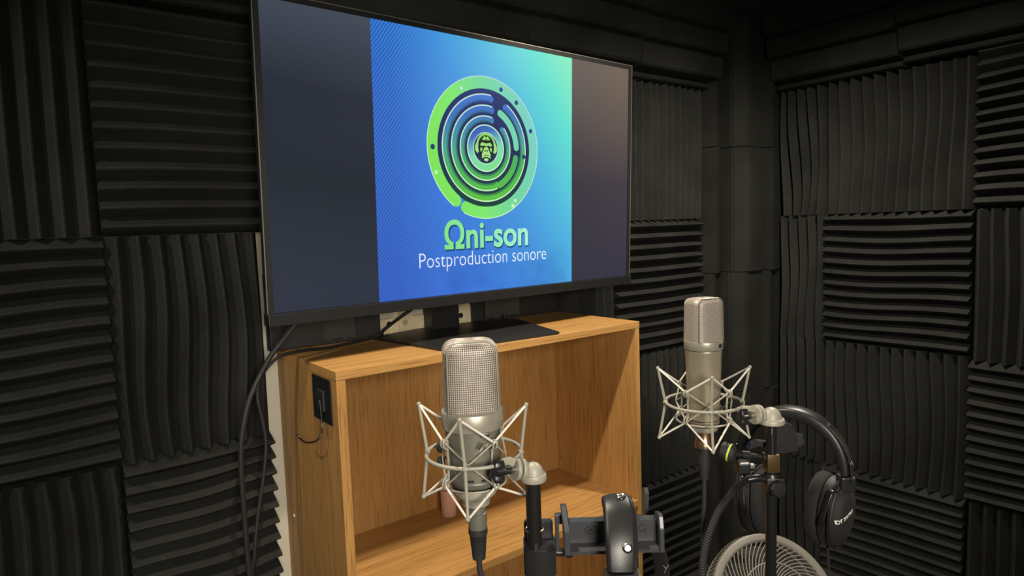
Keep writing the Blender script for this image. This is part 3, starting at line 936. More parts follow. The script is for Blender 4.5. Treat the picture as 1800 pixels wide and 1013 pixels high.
def shock_mount(label, O, rot, R, zr, tu, zu, td, zd, cr, zcu, zcd, lean, rw):
    t = thing('shock_mount', label, 'shock mount', O, rot)
    b = B()
    tube(b, [(R * math.cos(2 * PI * k / 64), R * math.sin(2 * PI * k / 64), zr) for k in range(64)], rw * 1.25, 10, closed=True)
    for k in range(4):
        a = PI / 2 * k
        ball(b, (R * math.cos(a), R * math.sin(a), zr), rw * 2.1, 14)
    obj('ring', b, M['mount'], t, True)
    up, dn, cu_, cd_, node = [], [], [], [], []
    for k in range(4):
        a = PI / 2 * k
        d = Vector((math.cos(a), math.sin(a), 0))
        tn = Vector((-math.sin(a), math.cos(a), 0))
        up.append(d * tu + Vector((0, 0, zu)) + tn * lean)
        dn.append(d * td + Vector((0, 0, zd)) - tn * lean)
        node.append(d * R + Vector((0, 0, zr)))
        e = Vector((math.cos(a + PI / 4), math.sin(a + PI / 4), 0))
        cu_.append(e * cr + Vector((0, 0, zcu)))
        cd_.append(e * cr + Vector((0, 0, zcd)))
        b = B()
        tube(b, [up[k], node[k], dn[k]], [rw, rw * 1.15, rw], 8)
        ball(b, up[k], rw * 1.5, 12); ball(b, dn[k], rw * 1.5, 12)
        obj('strut', b, M['mount'], t, True)
    cw = rw * 0.78
    for k in range(4):
        for c in (cu_[k], cu_[k - 1]):
            b = B(); tube(b, [up[k], (up[k] + c) / 2, c], cw, 7); obj('elastic_cord', b, M['cord'], t, True)
        for c in (cd_[k], cd_[k - 1]):
            b = B(); tube(b, [dn[k], (dn[k] + c) / 2, c], cw, 7); obj('elastic_cord', b, M['cord'], t, True)
    # inner cradle: uprights with looped hooks, crossed wires behind each ring node, lower hoop
    b = B()
    for k in range(4):
        e = Vector((math.cos(PI / 2 * k + PI / 4), math.sin(PI / 2 * k + PI / 4), 0))
        tn = Vector((-e.y, e.x, 0))
        inn = e * (cr - 0.0035)
        tube(b, spline([inn + Vector((0, 0, zcu + 0.002)) + tn * 0.002, inn + Vector((0, 0, zcu - 0.014)) - e * 0.001, inn + Vector((0, 0, (zcu + zcd) / 2)) - e * 0.0015, inn + Vector((0, 0, zcd + 0.012)) - e * 0.001, inn + Vector((0, 0, zcd - 0.002))], 5), cw, 7)
        for c, sg in ((cu_[k], 1), (cd_[k], -1)):
            for off in (-0.0022, 0.0022):
                tube(b, spline([c + tn * off - e * 0.0035 + Vector((0, 0, -sg * 0.008)), c + tn * off + e * 0.001 + Vector((0, 0, -sg * 0.005)), c + tn * off + e * 0.0018 + Vector((0, 0, sg * 0.001)), c + tn * off * 0.4 - e * 0.001 + Vector((0, 0, sg * 0.003))], 4), cw * 0.9, 6)
    for k in range(4):
        a = PI / 2 * k
        d = Vector((math.cos(a), math.sin(a), 0))
        mid = d * (cr * 0.93) + Vector((0, 0, (zcu + zcd) / 2 + 0.002))
        for c in (cu_[k], cu_[k - 1], cd_[k], cd_[k - 1]):
            tube(b, [c - d * 0.001, mid], cw * 0.85, 6)
    hz = zcd - 0.004
    tube(b, [((cr - 0.004) * math.cos(2 * PI * k / 40), (cr - 0.004) * math.sin(2 * PI * k / 40), hz) for k in range(40)], cw * 0.9, 7, closed=True)
    obj('inner_cradle', b, M['mount'], t, True)
    return t


def swivel(t, plate_pts, disc_c, disc_ax, disc_r, knob_c, knob_ax, knob_r, cap_c, cap_r):
    """Clamp arm: flat tongue from the ring, toothed disc pair, star knob on a chrome shank, round cap over the stand tube."""
    b = B(); ribbon(b, spline(plate_pts, 5), (0.25, 0, 1), 0.0035, 0.0085); obj('tongue', b, M['mount'], t, True)
    ax = Vector(disc_ax).normalized()
    b = B()
    for o_ in (-0.0050, 0.0014):
        lathe(b, [(0, o_), (disc_r * 0.96, o_), (disc_r, o_ + 0.0006), (disc_r, o_ + 0.0036), (disc_r * 0.96, o_ + 0.0042), (0, o_ + 0.0042)], 32, disc_c, ax)
    lathe(b, [(0, 0.0056), (disc_r * 0.62, 0.0056), (disc_r * 0.55, 0.012), (0, 0.012)], 24, disc_c, ax)
    obj('toothed_disc', b, M['mount'], t, True)
    kx = Vector(knob_ax).normalized()
    kc = Vector(knob_c)
    sh = B(); tube(sh, [kc, Vector(disc_c)], knob_r * 0.42, 14)
    b = B()
    q = Vector((0, 0, 1)).rotation_difference(kx).to_matrix()
    star = []
    for i in range(40):
        a = 2 * PI * i / 40
        rr = knob_r * (0.86 + 0.24 * math.cos(5 * a))
        star.append((rr * math.cos(a), rr * math.sin(a)))
    rings = []
    for h_, k_ in ((-0.0055, 0.80), (-0.0045, 0.97), (0.0045, 1.0), (0.006, 0.82)):
        rings.append([b.verts.new(kc + q @ Vector((x * k_, y * k_, h_))) for x, y in star])
    for r0, r1 in zip(rings, rings[1:]):
        for k in range(40):
            b.faces.new((r0[k], r0[(k + 1) % 40], r1[(k + 1) % 40], r1[k]))
    b.faces.new(rings[0][::-1]); b.faces.new(rings[-1])
    kb = obj('star_knob', b, M['black'], t, True)
    so = obj('knob_shank', sh, M['chrome'], t, True)
    so['label'] = 'chrome knob shank'
    r = cap_r
    b = B()
    prof = [(0, -0.0105), (r * 0.95, -0.0105), (r, -0.0095), (r, -0.0040), (r * 0.96, -0.0030), (r * 0.80, -0.0028)]
    for k in range(1, 9):
        th = PI / 2 * k / 8
        prof.append((r * 0.78 * math.cos(th) if k < 8 else 0, -0.0026 + r * 0.86 * math.sin(th)))
    lathe(b, prof, 36, cap_c); 
    tube(b, [Vector(cap_c) + Vector((0, 0, -0.0068)), Vector(disc_c) + Vector((0, 0, -0.004))], 0.0036, 10)
    obj('round_cap', b, M['mount'], t, True)


mf = shock_mount('pale grey wire shock mount holding the large microphone', OF, yaw_rot - 0.115, 0.0515, 0.0035, 0.0592, 0.0562, 0.0575, -0.0470, 0.0378, 0.0226, -0.0250, -0.0020, 0.00165)
swf = bpy.data.objects.new('swivel_joint', None); COL.objects.link(swf); swf.parent = mf; swf.rotation_euler = (0, 0, 0.115)
swivel(swf, [(0.0280, -0.0440, 0.0035), (0.036, -0.0395, 0.0065), (0.044, -0.0355, 0.0030)], (0.0475, -0.0315, -0.0055), (0.80, 0.45, -0.15), 0.0118, (0.0265, -0.0450, -0.0025), (0.80, 0.45, -0.15), 0.0112, (0.0632, -0.030, -0.0085), 0.0138)

for z_ in (0.0085, -0.0085):
    b = B(); lathe(b, [(0, -0.004), (0.0045, -0.0036), (0.0065, -0.001), (0.0065, 0.001), (0.0045, 0.0036), (0, 0.004)], 20, (-0.0370, 0.0010, z_), (1, 0, 0)); obj('rubber_pad', b, M['rubber'], mf, True)
b = B(); tube(b, [(0.0125, -0.0385, 0.0190), (0.0165, -0.0385, 0.0260)], 0.0011, 8); o = obj('brass_pin', b, M['gold'], mf, True)
mr = shock_mount('pale grey wire shock mount holding the slim far microphone', ORR, yaw_rot - 0.10, 0.0555, 0.0112, 0.0662, 0.0630, 0.0655, -0.0425, 0.0435, 0.0335, -0.0105, -0.0005, 0.00185)
swr = bpy.data.objects.new('swivel_joint', None); COL.objects.link(swr); swr.parent = mr; swr.rotation_euler = (0, 0, 0.10)
swivel(swr, [(0.0440, -0.0345, 0.0090), (0.056, -0.034, 0.0085), (0.067, -0.031, 0.0055)], (0.0670, -0.0290, -0.0015), (0.85, 0.40, -0.10), 0.0140, (0.0440, -0.0395, -0.0010), (0.85, 0.40, -0.10), 0.0110, (0.0880, -0.030, -0.0045), 0.0185)


def loc_world(O, X, Y, Z):
    c, s = math.cos(yaw_rot), math.sin(yaw_rot)
    return Vector((O[0] + c * X - s * Y, O[1] + s * X + c * Y, O[2] + Z))


# --- stands
def stand(label, O, X, Y, z_top, r, extra=None):
    p = loc_world(O, X, Y, 0)
    t = thing('microphone_stand', label, 'stand', (p.x, p.y, 0), yaw_rot)
    zt = O[2] + z_top
    b = B(); lathe(b, [(0, 0.02), (r, 0.02), (r, zt), (0, zt)], 24); obj('tube', b, M['tube'], t, True)
    b = B(); lathe(b, [(0, 0.001), (0.11, 0.001), (0.115, 0.004), (0.115, 0.012), (0.108, 0.018), (0.02, 0.022), (0.014, 0.045), (0, 0.045)], 40); obj('round_base', b, M['matte'], t, True)
    return t


sf = stand('black stand tube under the near microphone, with a clamp for the phone tray', OF, 0.0626, -0.030, -0.0188, 0.0079)
zf = OF[2]
b = B()
cl = [(-0.0120, 0.020), (-0.0120, -0.012), (-0.0050, -0.0165), (0.0120, -0.0165), (0.0215, -0.012), (0.0225, 0.016), (0.0180, 0.020)]
prism(b, [(x, y, zf - 0.1180) for x, y in cl], (0, 0, 0.0300))
prism(b, [(-0.0110, 0.010, zf - 0.088), (0.0200, 0.010, zf - 0.088), (0.0205, 0.019, zf - 0.088), (-0.0105, 0.019, zf - 0.088)], (0, 0, 0.0190))
bmesh.ops.bevel(b, geom=list(b.edges), offset=0.0014, segments=2, affect='EDGES')
obj('tube_clamp', b, M['black'], sf, True)
b = B(); lathe(b, [(0.0, 0), (0.0042, 0), (0.0042, 0.010), (0.0060, 0.011), (0.0060, 0.0155), (0.0045, 0.017), (0, 0.017)], 16, (0.0225, 0.000, zf - 0.0985), (1, 0, 0)); obj('clamp_bolt', b, M['black'], sf, True)
b = B(); tube(b, [(0.0092 * math.cos(2 * PI * k / 30), 0.0092 * math.sin(2 * PI * k / 30) + 0.003, zf - 0.0735) for k in range(30)], 0.0011, 6, closed=True); obj('collar_ring', b, M['gold'], sf, True)

sr = stand('black stand tube under the far microphone near the right foam wall', ORR, 0.0885, -0.030, -0.0150, 0.0078)
zr = ORR[2]
b = B(); box(b, (-0.0092, -0.0105, zr - 0.0850), (0.0092, 0.0100, zr - 0.0585), 0.0012); o = obj('lit_clamp_block', b, plain('warm_lit_clamp', (0.10, 0.065, 0.028), 0.35, metal=0.6), sr, True); o['label'] = 'clamp block with warm light painted into its colour'  # brown-gold light on the block is put into its metal colour
b = B(); box(b, (-0.0098, -0.0110, zr - 0.1140), (0.0155, 0.0110, zr - 0.0935), 0.002); lathe(b, [(0.011, -0.0935 + zr), (0.0095, zr - 0.0890), (0, zr - 0.0880)], 20); obj('tube_clamp', b, M['black'], sr, True)
b = B(); lathe(b, [(0.0, 0.0), (0.0105, 0.0), (0.0118, 0.002), (0.0118, 0.007), (0.0105, 0.009), (0.0, 0.0095)], 8, (0.0030, -0.0112, zr - 0.1065), (0.12, -1, 0.05)); obj('clamp_knob', b, M['black'], sr)
b = B(); tube(b, [(-0.002, -0.0090, zr - 0.018), (-0.002, -0.0090, zr - 0.058)], 0.0012, 8); obj('guide_rod', b, M['chrome'], sr, True)


def gooseneck(pts, rad, ridge):
    P = spline(pts, 26)
    b = B()
    tube(b, P, [rad + (ridge if i % 2 else -ridge) for i in range(len(P))], 10)
    return b


pg = [loc_world(ORR, *q) for q in ((0.080, -0.030, -0.0970), (0.066, -0.031, -0.0955), (0.054, -0.031, -0.0972), (0.042, -0.030, -0.1060), (0.0302, -0.030, -0.1185), (0.0095, -0.030, -0.1490), (-0.0065, -0.030, -0.1950), (-0.0125, -0.030, -0.2450), (-0.006, -0.020, -0.33), (0.02, -0.012, -0.43))]
tgn = thing('gooseneck_arm', 'ribbed black gooseneck arm bending down from the far stand', 'gooseneck', pg[-1])
b = gooseneck(pg[2:], 0.0050, 0.0006); bmesh.ops.translate(b, verts=b.verts, vec=-pg[-1]); obj('flexible_hose', b, M['rubber'], tgn, True)
b = B(); tube(b, spline(pg[:3], 6), 0.0058, 14); bmesh.ops.translate(b, verts=b.verts, vec=-pg[-1]); obj('end_sleeve', b, M['tube'], tgn, True)

# --- microphone cables
pc = lambda O, L_: [loc_world(O, *q) for q in L_]
p0 = loc_world(OF, 0.0012, 0, -0.0566)
tcf = thing('microphone_cable', 'black cable with silver-collared plug under the large near microphone', 'cable', p0, yaw_rot)
b = B(); lathe(b, [(0.0, 0.0), (0.0095, 0.0), (0.0095, -0.0075), (0.0105, -0.008), (0.0105, -0.0150), (0.0100, -0.0255), (0, -0.0255)], 24); o = obj('plug_collar', b, M['nickel'], tcf, True); o['label'] = 'silver plug collar'
b = B(); lathe(b, [(0.0, -0.0256), (0.0106, -0.0256), (0.0106, -0.0320), (0.0096, -0.0330), (0.0072, -0.0610), (0.0, -0.0615)], 24); obj('plug_boot', b, M['rubber'], tcf, True)
b = B(); tube(b, spline([(0, 0, -0.060), (0.0003, 0.0, -0.075), (0.0028, 0.0, -0.088), (0.002, 0, -0.13), (0.0, 0.01, -0.3), (-0.02, 0.05, -0.6), (-0.03, 0.10, -1.13)], 8), 0.0032, 10); obj('lead', b, M['rubber'], tcf, True)
p0 = loc_world(ORR, 0, 0, -0.0312)
tcr = thing('microphone_cable', 'black cable with copper-coloured plug under the slim far microphone', 'cable', p0, yaw_rot)
b = B(); lathe(b, [(0.0, 0.0), (0.0122, 0.0), (0.0118, -0.0150), (0.0132, -0.0170), (0.0132, -0.0260), (0.0, -0.0260)], 24)
o = obj('plug_collar', b, M['gold'], tcr, True); o['label'] = 'copper-coloured plug collar'
b = B(); lathe(b, [(0.0, -0.0262), (0.0088, -0.0262), (0.0085, -0.052), (0.0060, -0.076), (0, -0.077)], 20); obj('plug_boot', b, M['rubber'], tcr, True)
b = B(); tube(b, spline([(0, 0, -0.075), (0.0, 0.0, -0.11), (-0.002, 0.005, -0.17), (0.002, 0.012, -0.24), (0.0, 0.03, -0.5), (-0.02, 0.05, -1.0), (-0.02, 0.05, -1.13)], 8), 0.0034, 10); obj('lead', b, M['rubber'], tcr, True)

# ------------------------------------------------------------------ phone tray clamped to the near stand
ph = thing('phone_tray', 'dark grey clamp-on tray with upright ends beside the near stand', 'phone holder', loc_world(OF, 0.145, -0.03, -0.10), yaw_rot)
ho = lambda X, Y, Z: (X - 0.145, Y + 0.03, Z + 0.10)
b = B()
box(b, ho(0.0990, -0.0310, -0.0885), ho(0.1910, -0.0275, -0.0655))
prism(b, [ho(0.0990, -0.0310, -0.0885), ho(0.0990, -0.0440, -0.0915), ho(0.0990, -0.0440, -0.0950), ho(0.0990, -0.0275, -0.0925), ho(0.0990, -0.0275, -0.0885)], (0.0920, 0, 0))
box(b, ho(0.0990, -0.0275, -0.0690), ho(0.1910, -0.0200, -0.0655))
obj('tray_back', b, M['holder'], ph)
for x0, x1, hgt, lean_ in ((0.0930, 0.0992, -0.0455, -0.003), (0.1915, 0.1965, -0.0600, 0.0)):
    b = B()
    prism(b, [ho(x0, -0.0450, -0.0955), ho(x0, -0.0445, -0.0700), ho(x0 + lean_, -0.0400, hgt + 0.002), ho(x0 + lean_, -0.0340, hgt + 0.0025), ho(x0, -0.0200, -0.0610), ho(x0, -0.0190, -0.0930)], (x1 - x0, 0, 0))
    bmesh.ops.bevel(b, geom=list(b.edges), offset=0.0008, segments=1, affect='EDGES')
    obj('tray_end', b, M['holder'], ph)
b = B()
prism(b, [ho(0.1850, 0.0000, -0.0800), ho(0.1850, -0.0050, -0.0480), ho(0.1850, 0.0020, -0.0440), ho(0.1850, 0.0160, -0.0520), ho(0.1850, 0.0180, -0.0800)], (0.0040, 0, 0))
box(b, ho(0.1600, -0.0200, -0.0800), ho(0.1890, 0.0010, -0.0740))
obj('jaw', b, M['holder'], ph)
b = B(); box(b, ho(0.0865, -0.0330, -0.0665), ho(0.0945, -0.0260, -0.0560), 0.001); box(b, ho(0.0845, -0.0330, -0.1000), ho(0.0885, -0.0260, -0.0565), 0.001); obj('hinge_bracket', b, M['holder'], ph)
b = B()
tube(b, [ho(0.1220 + 0.0060 * math.cos(2 * PI * k / 30), -0.0313, -0.0745 + 0.0042 * math.sin(2 * PI * k / 30)) for k in range(30)], 0.0004, 4, closed=True)
tube(b, [ho(0.1185, -0.0313, -0.0760), ho(0.1225, -0.0313, -0.0728), ho(0.1215, -0.0313, -0.0760), ho(0.1260, -0.0313, -0.0732)], 0.0004, 4)
obj('round_mark', b, M['dark_print'], ph)
for body, X in (('R', 0.1262), ('G', 0.1715)):
    me = text_mesh(body, 0.0125)
    lo_ = link('lettering', me, M['dark_print'], ph)
    lo_.location = ho(X, -0.0312, -0.0785)
    lo_.rotation_euler = (PI / 2, 0, 0)

# far clamp tray behind the far stand
ph2 = thing('phone_tray', 'black angular clamp-on tray behind the far stand with a green-banded screw', 'phone holder', loc_world(ORR, 0.12, 0.0, -0.06), yaw_rot)
h2 = lambda X, Y, Z: (X - 0.12, Y, Z + 0.06)
b = B()
prism(b, [h2(0.100, -0.012, -0.024), h2(0.118, -0.012, -0.0225), h2(0.131, -0.012, -0.0300), h2(0.137, -0.012, -0.0650), h2(0.100, -0.012, -0.0690)], (0.004, 0.030, 0))
bmesh.ops.bevel(b, geom=list(b.edges), offset=0.0012, segments=1, affect='EDGES'); obj('tray_end', b, M['black'], ph2)
b = B(); prism(b, [h2(0.138, 0.000, -0.0655), h2(0.154, 0.010, -0.0600), h2(0.151, 0.010, -0.0470), h2(0.134, 0.000, -0.0400)], (0.002, 0.004, 0)); obj('tray_back', b, M['holder'], ph2)
b = B(); prism(b, [h2(0.0590, -0.020, -0.0560), h2(0.0640, -0.020, -0.0480), h2(0.0740, -0.020, -0.0445), h2(0.0990, -0.020, -0.0490), h2(0.0990, -0.020, -0.0560), h2(0.0740, -0.020, -0.0520)], (0, 0.012, 0)); box(b, h2(0.094, -0.021, -0.068), h2(0.104, -0.008, -0.045), 0.001); obj('clamp_arm', b, M['black'], ph2)
b = B(); tube(b, [h2(0.0330, -0.034, -0.0575), h2(0.0550, -0.031, -0.0610), h2(0.0800, -0.028, -0.0655)], 0.0036, 12)
lathe(b, [(0, 0), (0.0065, 0), (0.0065, 0.012), (0, 0.012)], 16, h2(0.0440, -0.0325, -0.0592), (0.98, 0.1, -0.18))
lathe(b, [(0, 0), (0.0075, 0), (0.0075, 0.007), (0, 0.007)], 16, h2(0.0745, -0.0285, -0.0645), (0.98, 0.1, -0.18)); obj('screw_shaft', b, M['black'], ph2, True)
b = B(); lathe(b, [(0.0, -0.0130), (0.0110, -0.0130), (0.0128, -0.0110), (0.0128, -0.0020), (0.0128, 0.0045), (0.0115, 0.0065), (0.0070, 0.0085), (0.0, 0.0085)], 28, h2(0.0270, -0.0345, -0.0550), (0.80, -0.55, -0.22)); kn = obj('screw_knob', b, M['rubber'], ph2, True)
b = B(); lathe(b, [(0.0110, -0.0016), (0.0132, -0.0016), (0.0132, 0.0010), (0.0110, 0.0010)], 28, h2(0.0270, -0.0345, -0.0550), (0.80, -0.55, -0.22)); o = obj('colour_band', b, M['lime'], kn, True); o['label'] = 'lime green band'
b = B(); box(b, h2(0.048, -0.012, -0.098), h2(0.066, 0.002, -0.080), 0.003); lathe(b, [(0, 0), (0.006, 0), (0.006, 0.006), (0, 0.006)], 8, h2(0.066, -0.004, -0.089), (1, 0, 0)); obj('lower_knob', b, M['black'], ph2)


# ------------------------------------------------------------------ headphones
def ear_cup(t, c, ax, r, depth, text=None, mark=None, rx=0.78):
    """Oval closed cup; ax points outwards, c is the middle of the outer shell's rim."""
    ax = Vector(ax).normalized()
    up = Vector((0, 0, 1)); sd = up.cross(ax).normalized(); up = ax.cross(sd).normalized()
    c = Vector(c)

    def place(bm, prof, seg=40):
        rings = []
        for rr, h in prof:
            if rr < 1e-6:
                rings.append([bm.verts.new(c + ax * h)])
            else:
                rings.append([bm.verts.new(c + ax * h + sd * rr * rx * math.cos(2 * PI * k / seg) + up * rr * math.sin(2 * PI * k / seg)) for k in range(seg)])
        for a, d in zip(rings, rings[1:]):
            for k in range(seg):
                k2 = (k + 1) % seg
                if len(a) == 1:
                    bm.faces.new((a[0], d[k2], d[k]))
                elif len(d) == 1:
                    bm.faces.new((a[k], a[k2], d[0]))
                else:
                    bm.faces.new((a[k], a[k2], d[k2], d[k]))
    b = B(); place(b, [(0, depth * 0.95), (r * 0.45, depth * 0.93), (r * 0.72, depth * 0.80), (r * 0.80, depth * 0.62), (r * 0.90, depth * 0.55), (r * 0.96, depth * 0.35), (r, 0.0), (r * 0.97, -0.004), (0, -0.005)])
    shell = obj('cup_shell', b, M['matte'], t, True)
    b = B(); place(b, [(0, -0.006), (r * 0.96, -0.006), (r * 1.02, -0.010), (r * 1.03, -0.017), (r * 0.97, -0.024), (r * 0.78, -0.026), (r * 0.62, -0.020), (r * 0.58, -0.010), (0, -0.010)])
    obj('ear_pad', b, M['velour'], t, True)
    return shell, c, ax, sd, up


def headphones(label, O, ctr, d, z_top, z_end, half, band_w, cup_r, cups, rivets=True):
    t = thing('headphones', label, 'headphones', O, yaw_rot)
    return t


# far pair, hanging over the far tray
hr = thing('headphones', 'black closed headphones with round ear cups hanging from the far stand', 'headphones', ORR, yaw_rot)
d = Vector((0.80, -0.60, 0)).normalized()
cen = Vector((0.158, 0.062, 0))
hw = 0.078
pts = []
for k in range(25):
    th = math.radians(-4 + 188 * k / 24)
    pts.append(cen + d * (hw * math.cos(th)) + Vector((0, 0, -0.118 + 0.090 * max(0, math.sin(th)) ** 0.92 - (0.006 if k in (0, 24) else 0))))
wv = Vector((-d.y, d.x, 0))
b = B(); ribbon(b, pts[1:24], wv, [0.012 + 0.008 * math.sin(PI * i / 22) for i in range(23)], 0.031); obj('headband_pad', b, M['leather'], hr, True)
b = B(); ribbon(b, [p + (p - (cen + Vector((0, 0, -0.118)))).normalized() * 0.0085 for p in pts[0:25]], wv, 0.0015, 0.020); obj('headband_spring', b, M['black'], hr, True)
for kk in (2, 7, 18, 22):
    b = B(); p = pts[kk]; n_ = (p - (cen + Vector((0, 0, -0.118)))).normalized()
    lathe(b, [(0.0036, 0), (0.0034, 0.0012), (0, 0.0018)], 14, p + n_ * 0.0098, n_); obj('rivet', b, M['chrome'], hr, True)
for sg, e_pt, cc, axs in ((1, pts[0], Vector((0.2075, 0.034, -0.1770)), Vector((0.66, -0.75, 0))), (-1, pts[24], Vector((0.118, 0.116, -0.188)), -d)):
    b = B(); box(b, tuple(e_pt - Vector((0.011, 0.011, 0.014))), tuple(e_pt + Vector((0.011, 0.011, 0.010))), 0.003); obj('slider_block', b, M['black'], hr)
    axs = axs.normalized()
    out = cc + axs * 0.016
    sdv = Vector((0, 0, 1)).cross(axs).normalized()
    b = B()
    yk = [e_pt + Vector((0, 0, -0.010)), e_pt + Vector((0, 0, -0.024)) - axs * 0.004]
    for s2 in (1, -1):
        ribbon(b, spline([yk[0], yk[1] + sdv * s2 * 0.006, cc + sdv * s2 * 0.030 + Vector((0, 0, 0.042)) + axs * 0.012, cc + sdv * s2 * 0.045 + Vector((0, 0, 0.006)) + axs * 0.006, cc + sdv * s2 * 0.046 + Vector((0, 0, -0.010)) + axs * 0.004], 6), axs, 0.004, 0.009)
    obj('fork', b, M['tube'], hr, True)
    b = B(); tube(b, spline([e_pt + Vector((-0.004, -0.008, -0.008)), e_pt + Vector((-0.018, -0.016, -0.018)) - axs * 0.012, cc + Vector((0, 0, 0.060)) - axs * 0.014, cc + Vector((0, 0, 0.048)) - axs * 0.004], 6), 0.0012, 6); obj('link_wire', b, M['rubber'], hr, True)
    sh, c_, ax_, sd_, up_ = ear_cup(hr, cc, axs - Vector((0, 0, 0.05)), 0.0560, 0.030)
    b = B()
    for s in range(24):
        a0, a1 = 2 * PI * s / 24, 2 * PI * (s + 1) / 24
    tube(b, [c_ + ax_ * 0.0135 + sd_ * 0.0565 * 0.78 * math.cos(2 * PI * k / 40) + up_ * 0.0565 * math.sin(2 * PI * k / 40) for k in range(40)], 0.0022, 6, closed=True)
    obj('cup_band', b, M['tube'], hr, True)
    if sg == 1:
        me = text_mesh('DT 770 PRO', 0.0078, align='CENTER', bold=0.0003)
        bx = Vector((0.80, 0.42, 0.30)).normalized()
        # letters bend round the lower rim of the shell
        for v in me.vertices:
            t_ = math.radians(14)
            pp = -0.014 + v.co.x * math.cos(t_) - v.co.y * math.sin(t_)
            qq = 0.001 + v.co.x * math.sin(t_) + v.co.y * math.cos(t_)
            f_ = math.hypot(pp / 0.78, qq) / 0.0560
            hh = 0.0300 * (0.95 - f_ / 0.45 * 0.02 if f_ < 0.45 else 0.93 - (f_ - 0.45) / 0.27 * 0.13 if f_ < 0.72 else 0.80 - (f_ - 0.72) / 0.08 * 0.18)
            v.co = c_ + ax_ * (hh + 0.0010) + sd_ * pp + up_ * qq
        obj_ = link('lettering', me, M['white_print'], sh)
b = B(); e_ = Vector((0.2000, 0.030, -0.232)); tube(b, spline([e_, e_ + Vector((0.004, 0.004, -0.03)), e_ + Vector((0.008, 0.008, -0.12)), e_ + Vector((0.01, 0.02, -0.45)), e_ + Vector((0.01, 0.02, -0.91))], 8), 0.0024, 8); obj('lead', b, M['rubber'], hr, True)

# near pair, hung over the near tray: the headband runs towards the viewer
hf = thing('headphones', 'black headphones with riveted leather headband hung over the near tray', 'headphones', OF, yaw_rot)
near = [(0.1500, -0.0150, -0.0520), (0.1490, -0.0240, -0.0455), (0.1486, -0.0340, -0.0435), (0.1485, -0.0460, -0.0470), (0.1482, -0.0560, -0.0545), (0.1474, -0.0650, -0.0640), (0.1464, -0.0720, -0.0750), (0.1456, -0.0765, -0.0870), (0.1452, -0.0785, -0.0945)]
far_ = [(0.1500, -0.0150, -0.0520), (0.1540, 0.0000, -0.0640), (0.1680, 0.0120, -0.0850), (0.1840, 0.0220, -0.1010), (0.1980, 0.0300, -0.1180), (0.2080, 0.0350, -0.1370), (0.2125, 0.0390, -0.1660), (0.2110, 0.0430, -0.2000)]
P1 = spline(near, 3)
b = B(); ribbon(b, P1, (1, 0.10, 0.05), 0.0125, [0.0270 + 0.004 * math.sin(PI * i / (len(P1) - 1)) for i in range(len(P1))]); obj('headband_pad', b, M['leather'], hf, True)
b = B(); ribbon(b, [p + Vector((0.0040, 0.0080, -0.0050)) for p in P1], (1, 0.10, 0.05), 0.0105, 0.0300); obj('headband_lining', b, M['leather'], hf, True)
b = B(); ribbon(b, spline(far_, 4), [Vector((1, -0.5, 0.35))] * (4 * (len(far_) - 1) + 1), 0.0055, 0.0175); o = obj('headband_strap', b, M['black'], hf, True)
for p, n_ in ((Vector((0.1535, -0.0360, -0.0372)), Vector((0.0, -0.15, 1))), (Vector((0.1525, -0.0778, -0.0722)), Vector((0.0, -0.89, 0.45)))):
    b = B(); lathe(b, [(0.0050, 0), (0.0050, 0.0010), (0.0040, 0.0019), (0.0030, 0.0015), (0.0027, 0.0006), (0, 0.0006)], 24, p, n_); obj('rivet', b, M['chrome'], hf, True)
b = B(); box(b, (0.1285, -0.0890, -0.1080), (0.1640, -0.0700, -0.0955), 0.0025); obj('slider_block', b, M['black'], hf)
b = B()
for s2 in (1, -1):
    ribbon(b, spline([(0.146, -0.080, -0.104), (0.146 + s2 * 0.020, -0.079, -0.110), (0.146 + s2 * 0.037, -0.076, -0.125), (0.146 + s2 * 0.043, -0.073, -0.160)], 6), (0.1, 1, 0), 0.004, 0.010)
obj('fork', b, M['tube'], hf, True)
ear_cup(hf, (0.146, -0.072, -0.170), (0, -1, 0.05), 0.048, 0.026)
ear_cup(hf, (0.205, 0.052, -0.240), (0.25, 1, 0.0), 0.048, 0.026)
b = B()
mk = Vector((0.2150, 0.0320, -0.1545)); sc_ = 0.0042
for q in ((-0.75, 1.0), (0.75, 1.0), (-0.5, -1.2)):
    tube(b, [mk, mk + Vector((q[0] * sc_, 0, q[1] * sc_))], 0.0003, 5)
obj('emblem', b, M['mount'], hf)

# ------------------------------------------------------------------ fan
FC = Vector((0.5652, -0.6848, H - 0.3769 - 0.058)) 
fan = thing('pedestal_fan', 'round grey fan with a spiral wire guard behind the far stand', 'fan', (FC.x, FC.y, 0), yaw_rot)
fz = FC.z
fx = Vector((0.20, -0.80, 0.56)).normalized()
fs = Vector((0, 0, 1)).cross(fx).normalized(); fu = fx.cross(fs).normalized()
fc = Vector((0, 0, fz))
FR = 0.128


def fpt(r, a, h):
    return fc + fs * r * math.cos(a) + fu * r * math.sin(a) + fx * h


